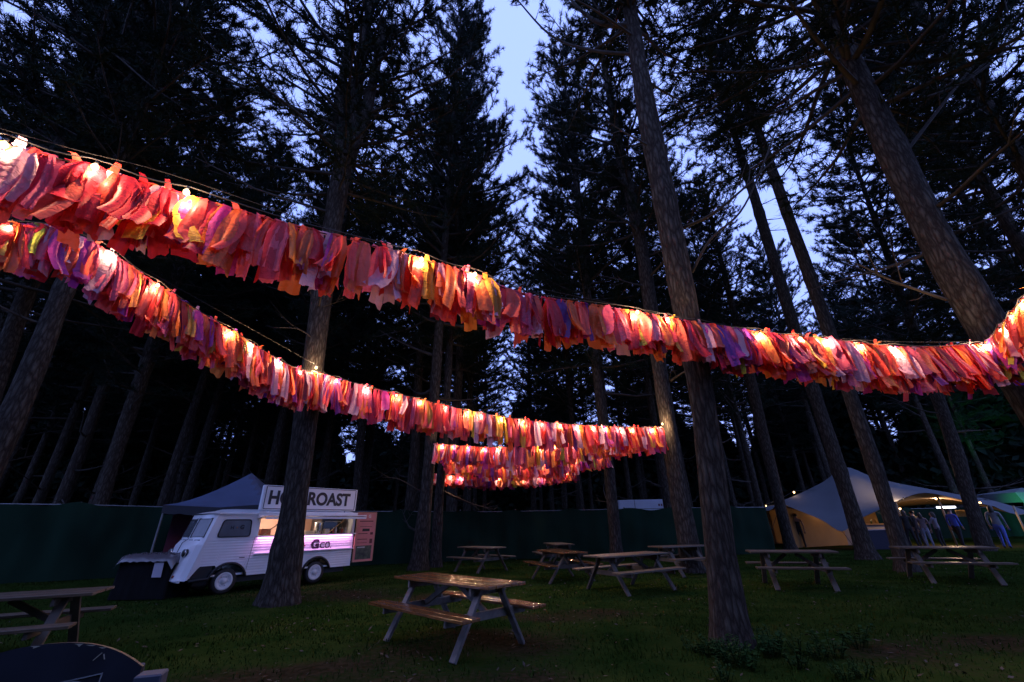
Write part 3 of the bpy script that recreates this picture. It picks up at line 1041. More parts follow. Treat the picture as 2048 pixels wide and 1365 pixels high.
# black wings round the front and rear wheels
for c, rr in ((0.0, .43), (2.28, .42)):
    pts = [(c + rr * math.cos(a), -.012, .24 + rr * math.sin(a)) for a in np.linspace(.3, math.pi - .3, 18)]
    if c == 0:
        pts += [(-.62, -.02, .36), (-.80, -.02, .34)]
    MB().tube(pts, .032, 8).build("wheel_arch", M_BLACK, van, True)
MB().box((1.3, .8, .30), (3.9, 1.3, .14)).build("underbody", M_BLACK, van)
for y in (.09, BW - .09):
    MB().prism([(-.79, .34), (-.36, .34), (-.36, .67), (-.62, .67), (-.76, .44)], y - .07, y + .07).build("front_wing", M_BLACK, van)
# nose: headlamps, vents, bumper, indicator
for t in (.2, .8):
    P_ = Vector(front_pt(t, .93))
    h = MB().lathe((P_.x - .0, P_.y, P_.z), [(.001, -.07), (.06, -.065), (.085, -.03), (.09, .03)], 20, 'x').build("headlight", M_BLACK, van, True)
    MB().lathe((P_.x - .03, P_.y, P_.z), [(.088, -.015), (.094, 0), (.088, .015)], 20, 'x').build("bezel", M_STEEL, h, True)
    P2 = Vector(front_pt(t, .45))
    MB().lathe((P2.x, P2.y, P2.z), [(.001, -.03), (.025, -.025), (.028, .02)], 12, 'x').build("indicator", mat("amber_lens", (.3, .05, .01), .3), van)
v_ = MB()
for t in (.1, .3, .56, .76):
    a, b = Vector(front_pt(t, 1.2)), Vector(front_pt(t + .14, 1.2))
    v_.beam(a + Vector((-.006, 0, 0)), b + Vector((-.006, 0, 0)), .012, .035)
v_.build("hood_vent", mat("vent_grey", (.12, .12, .14), .6), van)
MB().tube([Vector(front_pt(.5, z)) + Vector((-.006, 0, 0)) for z in (.38, .6, .9, 1.15, 1.24)], .008, 6).build("hood_seam", M_BLACK, van)
MB().beam(Vector(front_pt(.03, .36)) + Vector((-.06, 0, 0)), Vector(front_pt(.97, .36)) + Vector((-.2, 0, 0)) + Vector((.14, 0, 0)), .05, .07, bev=.01).build("bumper", M_WHITE, van)
MB().tube([(.18, -.02, .78), (.3, -.03, .78)], .009, 6).build("door_handle", M_BLACK, van)
MB().beam((.40, -.012, .5), (.46, -.012, 1.24), .004, .006).build("door_seam", M_BLACK, van)
# hatch: awning flap, counter, LED strip and ledge glow, props
fl = MB()
fl.beam((.42, -.25, 1.72), (3.40, -.25, 1.72), .50, .025, up=(0, .12, 1), bev=.004)
fl.beam((.42, -.50, 1.685), (3.40, -.50, 1.685), .02, .05)
fl.beam((.42, -.02, 1.80), (3.42, -.02, 1.80), .05, .10)
fl.build("hatch_flap", M_WHITE, van)
M_WOODPROP = mat("prop_wood", (.32, .18, .08), .6)
for (a, b) in (((.62, -.05, 1.27), (.98, -.42, 1.69)), ((2.45, -.05, 1.27), (2.8, -.42, 1.69))):
    MB().tube([a, b], .014, 6).build("flap_prop", M_WOODPROP, van)
MB().box((1.9, -.07, 1.255), (2.84, .26, .03), None, .006).build("counter", M_WHITE, van)
M_LED = emit("led_pink", (1.0, .42, .95), 5.0)
MB().box((1.9, -.045, 1.212), (2.74, .03, .025)).build("glow_strip", M_LED, van)
MB().beam((.50, -.04, .845), (3.36, -.04, .845), .08, .02).build("ledge", M_WHITE, van)
MB().box((1.9, -.03, .875), (2.74, .016, .014)).build("glow_strip", emit("ledge_glow_pink", (.95, .4, 1.0), 1.6), van)  # glowing strip added for the light the ledge catches from above
# writing under the counter
M_INK2 = mat("purple_black_lettering", (.03, .006, .03), .5)
text("lettering", "H", .30, M_INK2, van, Mt(1.1, -.016, 1.0), .003, .02)
text("lettering", "+", .17, mat("red_lettering", (.5, .03, .12), .5), van, Mt(1.80, -.016, .97), .003, .012)
text("lettering", "G", .30, M_INK2, van, Mt(2.14, -.016, 1.0), .003, .016, fit=(.24, .27))
text("lettering", "CO.", .22, M_INK2, van, Mt(2.47, -.018, .97), .003, .003, fit=(.36, .17))
# inside the hatch, lit
M_PEACH = mat("peach_wall", (.62, .36, .27), .6)
MB().box((1.9, BW - .03, 1.35), (2.86, .02, .86)).build("inner_wall", M_PEACH, van)
MB().box((.5, .8, 1.35), (.02, 1.5, .86)).build("inner_partition", mat("cream_panel", (.6, .55, .48), .5), van)
MB().box((1.9, BW / 2, 1.775), (2.84, BW - .1, .02)).build("ceiling_panel", M_WHITE, van)
MB().box((1.9, BW / 2, 1.0), (2.84, BW - .1, .03)).build("work_floor", mat("inner_grey", (.2, .18, .18), .5), van)
MB().box((1.7, .6, 1.755), (1.0, .10, .015)).build("tube_lamp", emit("warm_tube", (1.0, .78, .55), 4.0), van)
point_lamp("hatch_lamp", (1.0, .76, .60), 55, van, (1.4, .55, 1.68), .08)
point_lamp("cab_lamp", (.85, 1.0, .85), .0, van, (0, .8, 1.6), .05)
def led_area():
    d = bpy.data.lights.new("led_lamp", 'AREA')
    d.shape = 'RECTANGLE'; d.size = 2.74; d.size_y = .02; d.energy = 10; d.color = (1.0, .36, .95)
    o = bpy.data.objects.new("led_lamp", d); COL.objects.link(o); o.parent = van
    o.location = (1.9, -.075, 1.20); o.rotation_euler = (R(-12), 0, 0)
led_area()
# rooftop sign
sg = MB().box((1.86, .03, 2.21), (2.86, .14, .63), None, .012).build("sign_box", mat("sign_white", (.82, .82, .84), .35), van)
b = MB()
for (c, d) in (((1.86, -.044, 2.50), (2.74, .006, .018)), ((1.86, -.044, 1.925), (2.74, .006, .018)), ((.49, -.044, 2.21), (.018, .006, .556)), ((3.23, -.044, 2.21), (.018, .006, .556))):
    b.box(c, d)
b.build("sign_border", M_INK, sg)
text("lettering", "HOG", .5, M_INK, sg, Mt(1.06, -.046, 2.215), .004, .018, fit=(.94, .37))
text("lettering", "ROAST", .5, M_INK, sg, Mt(2.37, -.046, 2.215), .004, .018, fit=(1.36, .37))
for s_ in (.7, 3.0):
    MB().tube([(s_, .1, 1.8), (s_, .1, 1.95)], .02, 6).build("sign_leg", M_STEEL, van)
def on_van(p):
    return van.matrix_basis @ Vector(p)
RZ = van.rotation_euler.z
# things standing in the hatch
def van_item(name, label, cat, p):
    return thing(name, label, cat, on_van(p), RZ)
t = van_item("steel_urn", "tall steel hot water urn standing on the van counter", "urn", (2.28, .22, 1.27))
MB().lathe((0, 0, 0), [(.001, .0), (.105, .0), (.11, .02), (.11, .29)], 24).build("body", M_STEEL, t, True)
MB().lathe((0, 0, .29), [(.125, 0), (.125, .02), (.05, .05), (.001, .055)], 24).build("lid", M_STEEL, t, True)
MB().tube([(0, -.1, .06), (0, -.15, .06), (0, -.15, .03)], .012, 6).build("tap", M_BLACK, t)
t = van_item("roasting_oven", "dark hog roasting oven at the right end inside the hatch", "oven", (2.86, .75, 1.02))
MB().box((0, 0, .36), (.72, .6, .68), None, .02).build("body", mat("oven_black", (.02, .02, .024), .3), t)
MB().box((0, -.31, .36), (.6, .02, .5), None, .006).build("door", mat("oven_glass", (.01, .01, .012), .1), t)
MB().tube([(-.26, -.34, .58), (.26, -.34, .58)], .012, 6).build("handle", M_STEEL, t)
t = van_item("cardboard_box", "reddish cardboard box at the left end of the hatch", "box", (.78, .25, 1.27))
MB().box((0, 0, .08), (.26, .2, .16), None, .004).build("carton", mat("red_card", (.25, .06, .04), .7), t)
MB().box((0, 0, .162), (.05, .19, .003)).build("tape", mat("tape_tan", (.4, .3, .16), .4), t)
for i, (s_, lab, c) in enumerate(((2.52, "white napkin stack beside the steel urn", (.6, .55, .5)), (1.98, "cream tray left of the steel urn", (.5, .4, .3)))):
    MB_ = MB().box((0, 0, .045 + .02 * (1 - i)), (.14 + .16 * i, .14, .09 + .04 * (1 - i)), None, .01)
    o = MB_.build("napkin_stack" if i == 0 else "serving_tray", mat("paper%d" % i, c, .7), None)
    o.location = on_van((s_, .16, 1.27)); o.rotation_euler.z = RZ
    tag(o, lab, "napkins" if i == 0 else "tray")
for i, s_ in enumerate((2.72, 2.82, 2.93, 3.03, 3.12)):
    t = van_item("sauce_bottle", "small sauce bottle in the row at the right end of the counter", "bottle", (s_, .1 + .03 * (i % 2), 1.27))
    t['group'] = "sauce bottles on the van counter"
    MB().lathe((0, 0, 0), [(.001, 0), (.026, 0), (.028, .02), (.028, .1), (.01, .13)], 12).build("bottle_body", [mat("sauce_red", (.3, .03, .02), .3), mat("sauce_clear", (.5, .5, .52), .15), mat("sauce_brown", (.08, .03, .02), .3)][i % 3], t, True)
    MB().lathe((0, 0, .13), [(.011, 0), (.011, .015), (.004, .04), (.001, .04)], 10).build("cap", M_WHITE, t, True)

# menu board by the rear corner
mb = thing("menu_board", "dusky pink menu board hung at the rear corner of the van", "menu board", on_van((3.40, -.03, .46)), RZ)
M_PINKB = mat("pink_board", (.58, .19, .19), .6, var=.1, scale=3)
MB().box((.35, 0, .70), (.66, .03, 1.40), None, .005).build("panel", M_PINKB, mb)
fr = MB()
for (c, d) in (((.35, -.004, 1.39), (.70, .045, .03)), ((.35, -.004, .01), (.70, .045, .03)), ((.01, -.004, .7), (.03, .045, 1.35)), ((.69, -.004, .7), (.03, .045, 1.35))):
    fr.box(c, d)
fr.build("frame", mat("pink_frame", (.55, .24, .17), .5), mb)
text("lettering", "H  G", .13, mat("pale_lettering", (.65, .6, .6), .5), mb, Mt(.37, -.018, 1.28), .002, .003)
bars = MB()
for (x, z, w, h) in ((.35, 1.14, .5, .03), (.35, .98, .44, .014), (.26, .78, .34, .02), (.58, .78, .10, .07), (.26, .62, .36, .02), (.26, .52, .36, .012), (.58, .56, .10, .13)):
    bars.box((x, -.017, z), (w, .004, h))
bars.build("menu_lines", mat("dark_red_print", (.10, .02, .03), .6), mb)
MB().box((.36, -.018, .885), (.26, .006, .075)).build("price_panel", M_BLACK, mb)
ph = MB().box((.35, -.018, .25), (.56, .006, .38)).build("photo_panel", mat("photo_print", (.045, .055, .03), .4, var=.9, scale=7), mb)
wl = MB()
for i in range(8):
    wl.box((.13 + i * .033, -.023, .395), (.022, .003, .03))
wl.build("heading", mat("pale_lettering", (.65, .6, .6), .5), ph)

# ------------------------------------------------------------------ pop-up gazebo behind the van
M_GAZ = mat("grey_gazebo_cloth", (.075, .10, .18), .7, var=.12, scale=1.5, bump=.15, bscale=3)
M_GAZV = mat("dark_valance", (.02, .022, .032), .7)
gz_c = np.array([-10.15, 16.6])
gaz = thing("pop_up_gazebo", "blue grey peaked gazebo standing behind the food van", "gazebo", (gz_c[0], gz_c[1], 0), R(8))
HW = 1.75
V = []
nn = 14
for i in range(nn + 1):
    for j in range(nn + 1):
        x, y = -HW + 2 * HW * i / nn, -HW + 2 * HW * j / nn
        m_ = max(abs(x), abs(y)) / HW
        z = 2.12 + 1.3 * (1 - m_) ** 1.35 + .10 * (abs(x * y) / HW ** 2) * m_
        V.append((x, y, z))
obj("canopy", mesh("canopy", V, [(i * (nn + 1) + j, (i + 1) * (nn + 1) + j, (i + 1) * (nn + 1) + j + 1, i * (nn + 1) + j + 1) for i in range(nn) for j in range(nn)]), M_GAZ, gaz)
vv = MB()
for sx, sy, ex, ey in ((-1, -1, 1, -1), (1, -1, 1, 1), (1, 1, -1, 1), (-1, 1, -1, -1)):
    P_ = []
    for k in range(25):
        f = k / 24
        x, y = (sx + (ex - sx) * f) * HW, (sy + (ey - sy) * f) * HW
        zt = 2.12 + .10 * abs(x * y) / HW ** 2 - .003
        P_ += [(x, y, zt), (x, y, zt - .24 - .035 * abs(math.sin(k * math.pi / 4)))]
    vv.add(P_, [(2 * k, 2 * k + 2, 2 * k + 3, 2 * k + 1) for k in range(24)])
vv.build("valance", M_GAZV, gaz)
for sx in (-1, 1):
    for sy in (-1, 1):
        MB().box((sx * (HW - .04), sy * (HW - .04), 1.08), (.045, .045, 2.16)).build("leg", M_POST, gaz)
MB().add([(-HW + .05, HW - .05, .02), (HW - .05, HW - .05, .02), (HW - .05, HW - .05, 2.0), (-HW + .05, HW - .05, 2.0)], [(0, 1, 2, 3)]).build("back_wall", mat("plum_wall_cloth", (.16, .05, .10), .6, var=.2, scale=2), gaz)
MB().add([(-HW + .05, -HW + .6, .02), (-HW + .05, HW - .05, .02), (-HW + .05, HW - .05, 2.0), (-HW + .05, -HW + .6, 2.0)], [(0, 1, 2, 3)]).build("side_wall", MATS["plum_wall_cloth"], gaz)

# ------------------------------------------------------------------ black draped stand beside the van nose
t = thing("draped_stand", "black draped service stand with clear plastic over its top, by the van nose", "stand", (-8.65, 11.25, 0), R(-2))
M_DRAPE = mat("black_drape", (.008, .0085, .010), .9, var=.3, scale=3, spec=.1)
V, F = [], []
per = [(-.62, -.35), (.62, -.35), (.62, .35), (-.62, .35)]
ring = []
for e in range(4):
    a, b_ = per[e], per[(e + 1) % 4]
    m_ = 22 if e % 2 == 0 else 12
    for k in range(m_):
        f = k / m_
        ring.append((a[0] + (b_[0] - a[0]) * f, a[1] + (b_[1] - a[1]) * f, e, k))
for h in (0.01, .3, .6, .88):
    for (x, y, e, k) in ring:
        fl_ = 1 + (.05 + .035 * math.sin(k * 1.9 + e)) * (1 - h / .9)
        V.append((x * fl_, y * fl_, h))
m_ = len(ring)
F = [(r * m_ + k, r * m_ + (k + 1) % m_, (r + 1) * m_ + (k + 1) % m_, (r + 1) * m_ + k) for r in range(3) for k in range(m_)]
F.append(tuple(range(3 * m_, 4 * m_)))
obj("drape", mesh("drape", V, F, True), M_DRAPE, t)
pl = []
for i in range(19):
    for j in range(11):
        x, y = -.72 + 1.44 * i / 18, -.44 + .88 * j / 10
        z = .905 + .035 * abs(math.sin(i * 1.3 + j * .7)) + .02 * math.sin(j * 2.1)
        ex = max(abs(x) - .6, 0) + max(abs(y) - .34, 0)
        pl.append((x, y, z - ex * 1.5))
obj("plastic_sheet", mesh("plastic_sheet", pl, [(i * 11 + j, i * 11 + 11 + j, i * 11 + 12 + j, i * 11 + j + 1) for i in range(18) for j in range(10)], True), mat("crumpled_plastic", (.10, .09, .10), .18, spec=.8, bump=.6, bscale=9), t)
MB().box((.36, -.395, .60), (.22, .008, .30), Matrix.Rotation(R(4), 3, 'X')).build("paper_notice", mat("notice_paper", (.55, .52, .62), .6), t)

# ------------------------------------------------------------------ picnic tables
def picnic(label, c, yaw, L=1.9, W_=.70, top=None, seat_out=.66, H=.74):
    t = thing("picnic_table", label, "picnic table", (c[0], c[1], float(gz(np.array(c[0]), np.array(c[1])))), yaw, "timber picnic tables in the clearing")
    mt = top or M_OLDTOP
    ml = M_LEG if L > 2.06 else M_DIMLEG
    def planks(y0, y1, n, z, ln, name):
        b = MB()
        w = (y1 - y0) / n
        for i in range(n):
            b.box((random.Random(i + ln).uniform(-.008, .008), y0 + w * (i + .5), z - .0175 + .002 * (i % 2)), (ln, w - .008, .035), None, .004)
        return b.build(name, mt, t)
    planks(-W_ / 2, W_ / 2, 5, H, L, "tabletop")
    planks(-seat_out - .14, -seat_out + .13, 2, .45, L, "bench")
    planks(seat_out - .13, seat_out + .14, 2, .45, L, "bench")
    ex = L * .5 - .32
    for s in (-1, 1):
        x = s * ex
        for q in (-1, 1):
            MB().beam((x, q * (seat_out - .0), 0.0), (x, q * .16, H - .06), .04, .10, up=(1, 0, 0), bev=.004).build("leg", ml, t)
        MB().box((x - s * .042, 0, .385), (.04, 2 * seat_out + .2, .095), None, .004).build("seat_beam", ml, t)
        MB().box((x - s * .042, 0, H - .085), (.04, W_ - .06, .09), None, .004).build("top_beam", ml, t)
        MB().beam((x - s * .07, 0, .40), (s * .10, 0, H - .06), .04, .07, bev=.003).build("brace", ml, t)
    return t
picnic("wet orange brown picnic table shining under the lights in the middle foreground", (-.86, 6.60), R(-44), 2.08, .66, M_TOP, .57)
picnic("picnic table at the left edge behind the black curved board", (-6.5, 6.02), R(25.5), 2.0, .78)
picnic("picnic table seen end on below the middle of the far garlands", (1.27, 13.25), R(109), 1.9, .72, M_TOP)
picnic("dim picnic table seen end on, left of the middle one, near the paired pines", (-1.2, 15.9), R(135), 1.8)
picnic("picnic table with a reddish lit bench left of the nearest trunk", (2.6, 10.95), R(31), 2.05, .72)
picnic("dark picnic table between the nearest trunk and the two pines by the tent", (6.4, 10.9), R(-18), 1.75, .72)
picnic("picnic table at the right in front of the crowd by the tent", (10.4, 11.4), R(-22), 1.85, .72)
picnic("small far picnic table half hidden behind the end on middle one", (1.55, 16.9), R(100), 1.8)
picnic("far picnic table partly behind the slim pine left of the nearest trunk", (4.75, 13.6), R(20), 1.6)

# ------------------------------------------------------------------ black curved board in the foreground
M_NAVY = mat("chalkboard_navy", (.012, .014, .024), .45, var=.3, scale=5)
P0 = np.array([-1.99, 2.06])
bd = thing("chalkboard_sign", "black round topped board with chipped edge and pale drawn lines, bottom left corner", "sign", (P0[0], P0[1], 0), R(20))
def arc_top(x):
    return .98 - .115 * (abs(x) / .36) ** 2.3
pan = [(-.36, .12)] + [(.36, .12)] + [(x, arc_top(x)) for x in np.linspace(.36, -.36, 33)]
lean = Matrix.Rotation(R(-7), 4, 'X')
pn = MB().prism(pan, -.014, .014).build("panel", M_NAVY, bd)
pn.matrix_local = lean
rg = np.random.default_rng(9)
M_CHIP = mat("bare_wood_chip", (.30, .27, .21), .8)
for x in (-.05, .10, .145, .19):
    z = arc_top(x) - .002
    a = rg.uniform(.012, .02)
    q = [(x - a, -.016, z), (x - a * .3, -.016, z - .004), (x + a * rg.uniform(-.5, .5), -.016, z - .006 - rg.uniform(0, .008)), (x + a * .6, -.016, z - .005), (x + a, -.016, z - .002)]
    obj("paint_chip", mesh("paint_chip", q, [(0, 1, 2, 3, 4)]), M_CHIP, pn)
for (x0, z0, x1, z1) in ((.172, .905, .195, .93), (.203, .925, .212, .905)):
    MB().beam((x0, -.016, z0), (x1, -.016, z1), .003, .004, up=(0, 1, 0)).build("paint_chip", M_CHIP, pn)
ln2 = MB()
ln2.beam((-.22, -.016, .80), (.222, -.016, .855), .004, .007, up=(0, 1, 0))
ln2.beam((.222, -.016, .858), (.222, -.016, .825), .004, .005, up=(0, 1, 0))
ac = [(.10 + .16 * math.sin(a), -.016, .70 + .14 * math.cos(a)) for a in np.linspace(0, 1.5, 12)]
ln2.tube(ac, .0022, 5)
ln2.build("drawn_line", mat("chalk_line", (.20, .21, .22), .8), pn)
MB().prism([(-.362, .62), (-.28, .62), (-.275, .72), (-.30, .80), (-.362, .83)], -.0175, -.0145).build("paint_patch", mat("pale_blue_paint", (.25, .35, .62), .6, var=.7, scale=18), pn)
for q in (-1, 1):
    l_ = MB().box((q * .30, .30, .42), (.07, .04, .88), Matrix.Rotation(R(14), 3, 'X'), .004).build("rear_leg", mat("blue_grey_timber", (.04, .052, .085), .7, var=.2, scale=5), bd)
MB().box((.425, .02, .425), (.10, .09, .85), None, .006).build("side_post", MATS["blue_grey_timber"], bd)

# ------------------------------------------------------------------ stretch tent on the right
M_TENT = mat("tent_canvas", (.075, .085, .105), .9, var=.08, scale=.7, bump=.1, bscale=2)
tent = thing("stretch_tent", "pale stretch tent with warm lit inside, people gathered under it", "tent", (20, 24, 0))
def tl(p):
    return np.array(p) - np.array([20, 24, 0])
ridge = [(1556, 1005), (1600, 987), (1648, 963), (1690, 935), (1742, 953), (1792, 966), (1850, 977), (1920, 990), (1988, 1002), (2060, 1024)]
front = [(1560, 1007), (1602, 1023), (1645, 1041), (1684, 1063), (1716, 1040), (1756, 1021), (1800, 1000), (1850, 986), (1920, 999), (1988, 1013), (2062, 1030)]
fr_y = [24.4, 23.8, 23.2, 22.4, 22.8, 23.0, 23.0, 23.0, 23.2, 23.4]
ri_y = [25.0, 25.6, 26.0, 26.2, 26.2, 26.0, 26.0, 26.0, 26.0, 26.0]
fx = np.linspace(0, 1, len(ridge)); ff = np.linspace(0, 1, len(front))
R0 = catmull([at(x, y, Y_) for (x, y), Y_ in zip(ridge, ri_y)], 4)
front_ = [front[0], front[1], front[2], front[3], front[4], front[5], front[6], front[7], front[8], front[9]]
F0 = catmull([at(x, y, Y_) for (x, y), Y_ in zip(front_, fr_y)], 4)
B0 = R0.copy(); B0[:, 1] += 4.2; B0[:, 0] *= 1.08; B0[:, 2] = 2.15 + .25 * np.sin(np.linspace(0, 9, len(B0)))
rows = []
for w in np.linspace(0, 1, 7):
    rows.append(F0 * (1 - w) + R0 * w + np.array([0, 0, -1.0]) * (w * (1 - w) * .45)[..., None] if False else F0 * (1 - w) + R0 * w - np.array([0, 0, .25]) * math.sin(w * math.pi))
for w in np.linspace(0, 1, 7)[1:]:
    rows.append(R0 * (1 - w) + B0 * w - np.array([0, 0, .3]) * math.sin(w * math.pi))
G = np.array(rows)
nr, nc = G.shape[:2]
V = [tl(p) for p in G.reshape(-1, 3)]
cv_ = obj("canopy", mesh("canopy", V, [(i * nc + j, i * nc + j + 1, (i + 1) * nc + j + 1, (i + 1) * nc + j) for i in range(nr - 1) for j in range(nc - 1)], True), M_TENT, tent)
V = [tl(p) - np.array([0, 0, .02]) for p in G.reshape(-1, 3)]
obj("lamplit_underside", mesh("lamplit_underside", V, [(i * nc + j, (i + 1) * nc + j, (i + 1) * nc + j + 1, i * nc + j + 1) for i in range(nr - 1) for j in range(nc - 1)], True), mat("lamplit_tan", (.46, .27, .12), .8, var=.1, scale=1), tent)  # added underside skin, warm lamplight put into its tan colour
# back cloth
bw = []
M_BACK = mat("tan_back_cloth", (.30, .17, .06), .8, var=.15, scale=1.2)
for k in range(20):
    p = B0[min(k, len(B0) - 1)]
    bw += [tl((p[0] + .05 * math.sin(k * 2.1), p[1] - .1, .02)), tl((p[0], p[1] - .1, p[2] + .02))]
obj("back_wall", mesh("back_wall", bw, [(2 * k, 2 * k + 2, 2 * k + 3, 2 * k + 1) for k in range(19)], True), M_BACK, tent)
lw = [tl(at(1566, 1008, 24.4)), tl(at(1600, 1095, 24.2))]
sw = []
for k in range(9):
    f = k / 8
    a = at(1562, 1008, 24.6) * (1 - f) + at(1700, 1040, 26.8) * f
    sw += [tl((a[0], a[1], .02)), tl((a[0], a[1], a[2] if f < .2 else 2.2))]
obj("side_wall", mesh("side_wall", sw, [(2 * k, 2 * k + 2, 2 * k + 3, 2 * k + 1) for k in range(8)], True), M_BACK, tent)
MP = mat("tent_pole", (.35, .26, .15), .6)
for (px, py, Y_) in ((1873, 990, 23.6), (1690, 938, 26.1), (1566, 1006, 24.5), (2026, 1012, 23.6), (1790, 1004, 23.1)):
    p = at(px, py, Y_)
    MB().tube([tl((p[0], p[1], 0)), tl((p[0], p[1], p[2]))], .045, 8).build("pole", MP, tent, True)
for (a, b_) in ((at(1562, 1006, 24.5), gnd(1530, 1098)), (at(1684, 1063, 22.4), (at(1684, 1063, 22.4) * np.array([1, 1, 0]) + np.array([-.2, -.9, 0])))):
    MB().tube([tl(a), tl(b_)], .012, 5).build("guy_rope", M_ROPE, tent)
# second lit tent at the far right edge
t2 = thing("marquee_roof", "small tent roof lit green at the right edge", "tent", at(2105, 1018, 29) * np.array([1, 1, 0]))
pk = np.array([0, 1.5, 3.0])
base = [(-2.2, -.5), (2.2, -.8), (2.2, 3), (-2.2, 3)]
V = [(x, y, 2.15) for x, y in base] + [(-2.0, -.1, 2.75), (2.0, -.3, 2.75), (2.0, 2.6, 2.75), (-2.0, 2.6, 2.75), (0, 1.2, 3.1)]
obj("canopy", mesh("canopy", V, [(0, 1, 5, 4), (1, 2, 6, 5), (2, 3, 7, 6), (3, 0, 4, 7), (4, 5, 8), (5, 6, 8), (6, 7, 8), (7, 4, 8)]), M_TENT, t2)
for x, y in base:
    MB().tube([(x, y, 0), (x, y, 2.15)], .03, 6).build("leg", M_POST, t2)
# green floodlight that lights the pines and that roof
gp = np.array([30.5, 25.6, 0.0])
gl = thing("floodlight", "small green floodlight on a stand behind the tent's right end", "floodlight", gp)
MB().tube([(0, 0, 0), (0, 0, 2.3)], .03, 8).build("stand", M_POST, gl)
hs_ = MB().box((0, 0, 2.42), (.3, .2, .22), None, .02).build("housing", M_BLACK, gl)
MB().box((0, .105, 2.42), (.26, .01, .18)).build("lens", emit("green_lens", (.1, 1.0, .25), 6), hs_)
for nm_, tgt, en, sz_ in (("green_beam", at(1985, 885, 33), 5000, 24), ("green_beam_low", at(2050, 1006, 29.5), 1500, 34)):
    sd = bpy.data.lights.new(nm_, 'SPOT'); sd.energy = en; sd.color = (.06, 1.0, .22); sd.spot_size = R(sz_); sd.spot_blend = .8; sd.shadow_soft_size = .1
    so = bpy.data.objects.new(nm_, sd); COL.objects.link(so); so.parent = gl; so.location = (0, .13, 2.45)
    so.rotation_euler = Vector(tuple(tgt - gp - np.array([0, .13, 2.45]))).to_track_quat('-Z', 'Y').to_euler()

# bar inside the tent
bar = thing("bar_counter", "long bar counter with a pale front under the tent", "bar", (20.6, 26.6, 0), R(-6))
MB().box((-1.5, 0, .52), (4.8, .6, 1.04), None, .01).build("front", mat("bar_front", (.26, .24, .27), .6, var=.15, scale=2), bar)
MB().box((-1.5, -.05, 1.07), (5.0, .8, .05), None, .01).build("counter_top", mat("bar_top", (.30, .18, .08), .35), bar)
for i, x in enumerate((-3.4, -3.0, -2.55, -2.1, -1.7, -1.2, .2, .5)):
    p = Matrix.Rotation(R(-6), 4, 'Z') @ Vector((x, .05 * (i % 3), 1.096))
    o = MB().lathe((0, 0, 0), [(.001, 0), (.04, 0), (.042, .16), (.015, .22), (.014, .29), (.001, .29)], 12).build("bottle", mat("bottle_glass%d" % (i % 3), [(.05, .08, .03), (.3, .18, .06), (.25, .25, .25)][i % 3], .15), None, True)
    o.location = (20.6 + p.x, 26.6 + p.y, p.z)
    tag(o, "bottle standing on the tent bar", "bottle", "bottles on the tent bar")
hl = MB().box((0, 0, 0), (.9, .28, .10), None, .03).build("light_panel", emit("cold_panel", (.85, .88, 1.0), 5), None)
hl.location = tuple(at(1892, 1015, 25.2)); tag(hl, "small cold white light panel hanging inside the tent", "lamp")
sgn = thing("bar_sign", "tan board hung in the tent beside the blue shirted person", "sign", at(1930, 1027, 26.0))
MB().box((0, 0, 0), (1.0, .05, .36), None, .01).build("board", mat("bar_sign_tan", (.4, .26, .12), .6, var=.3, scale=5), sgn)
for q in (-.4, .4):
    MB().tube([(q, 0, .18), (q, 0, .9)], .006, 5).build("hanger", M_ROPE, sgn)
gb = thing("serving_table", "dark cloth covered table between the two pines in front of the tent", "table", (17.6, 22.6, 0), R(-8))
MB().box((0, 0, .42), (1.7, .7, .84), None, .03).build("cloth", mat("navy_cloth", (.02, .02, .04), .8), gb)
MB().box((0, 0, .86), (1.74, .74, .03), None, .01).build("tabletop", mat("bar_front", (.26, .24, .27), .6), gb)

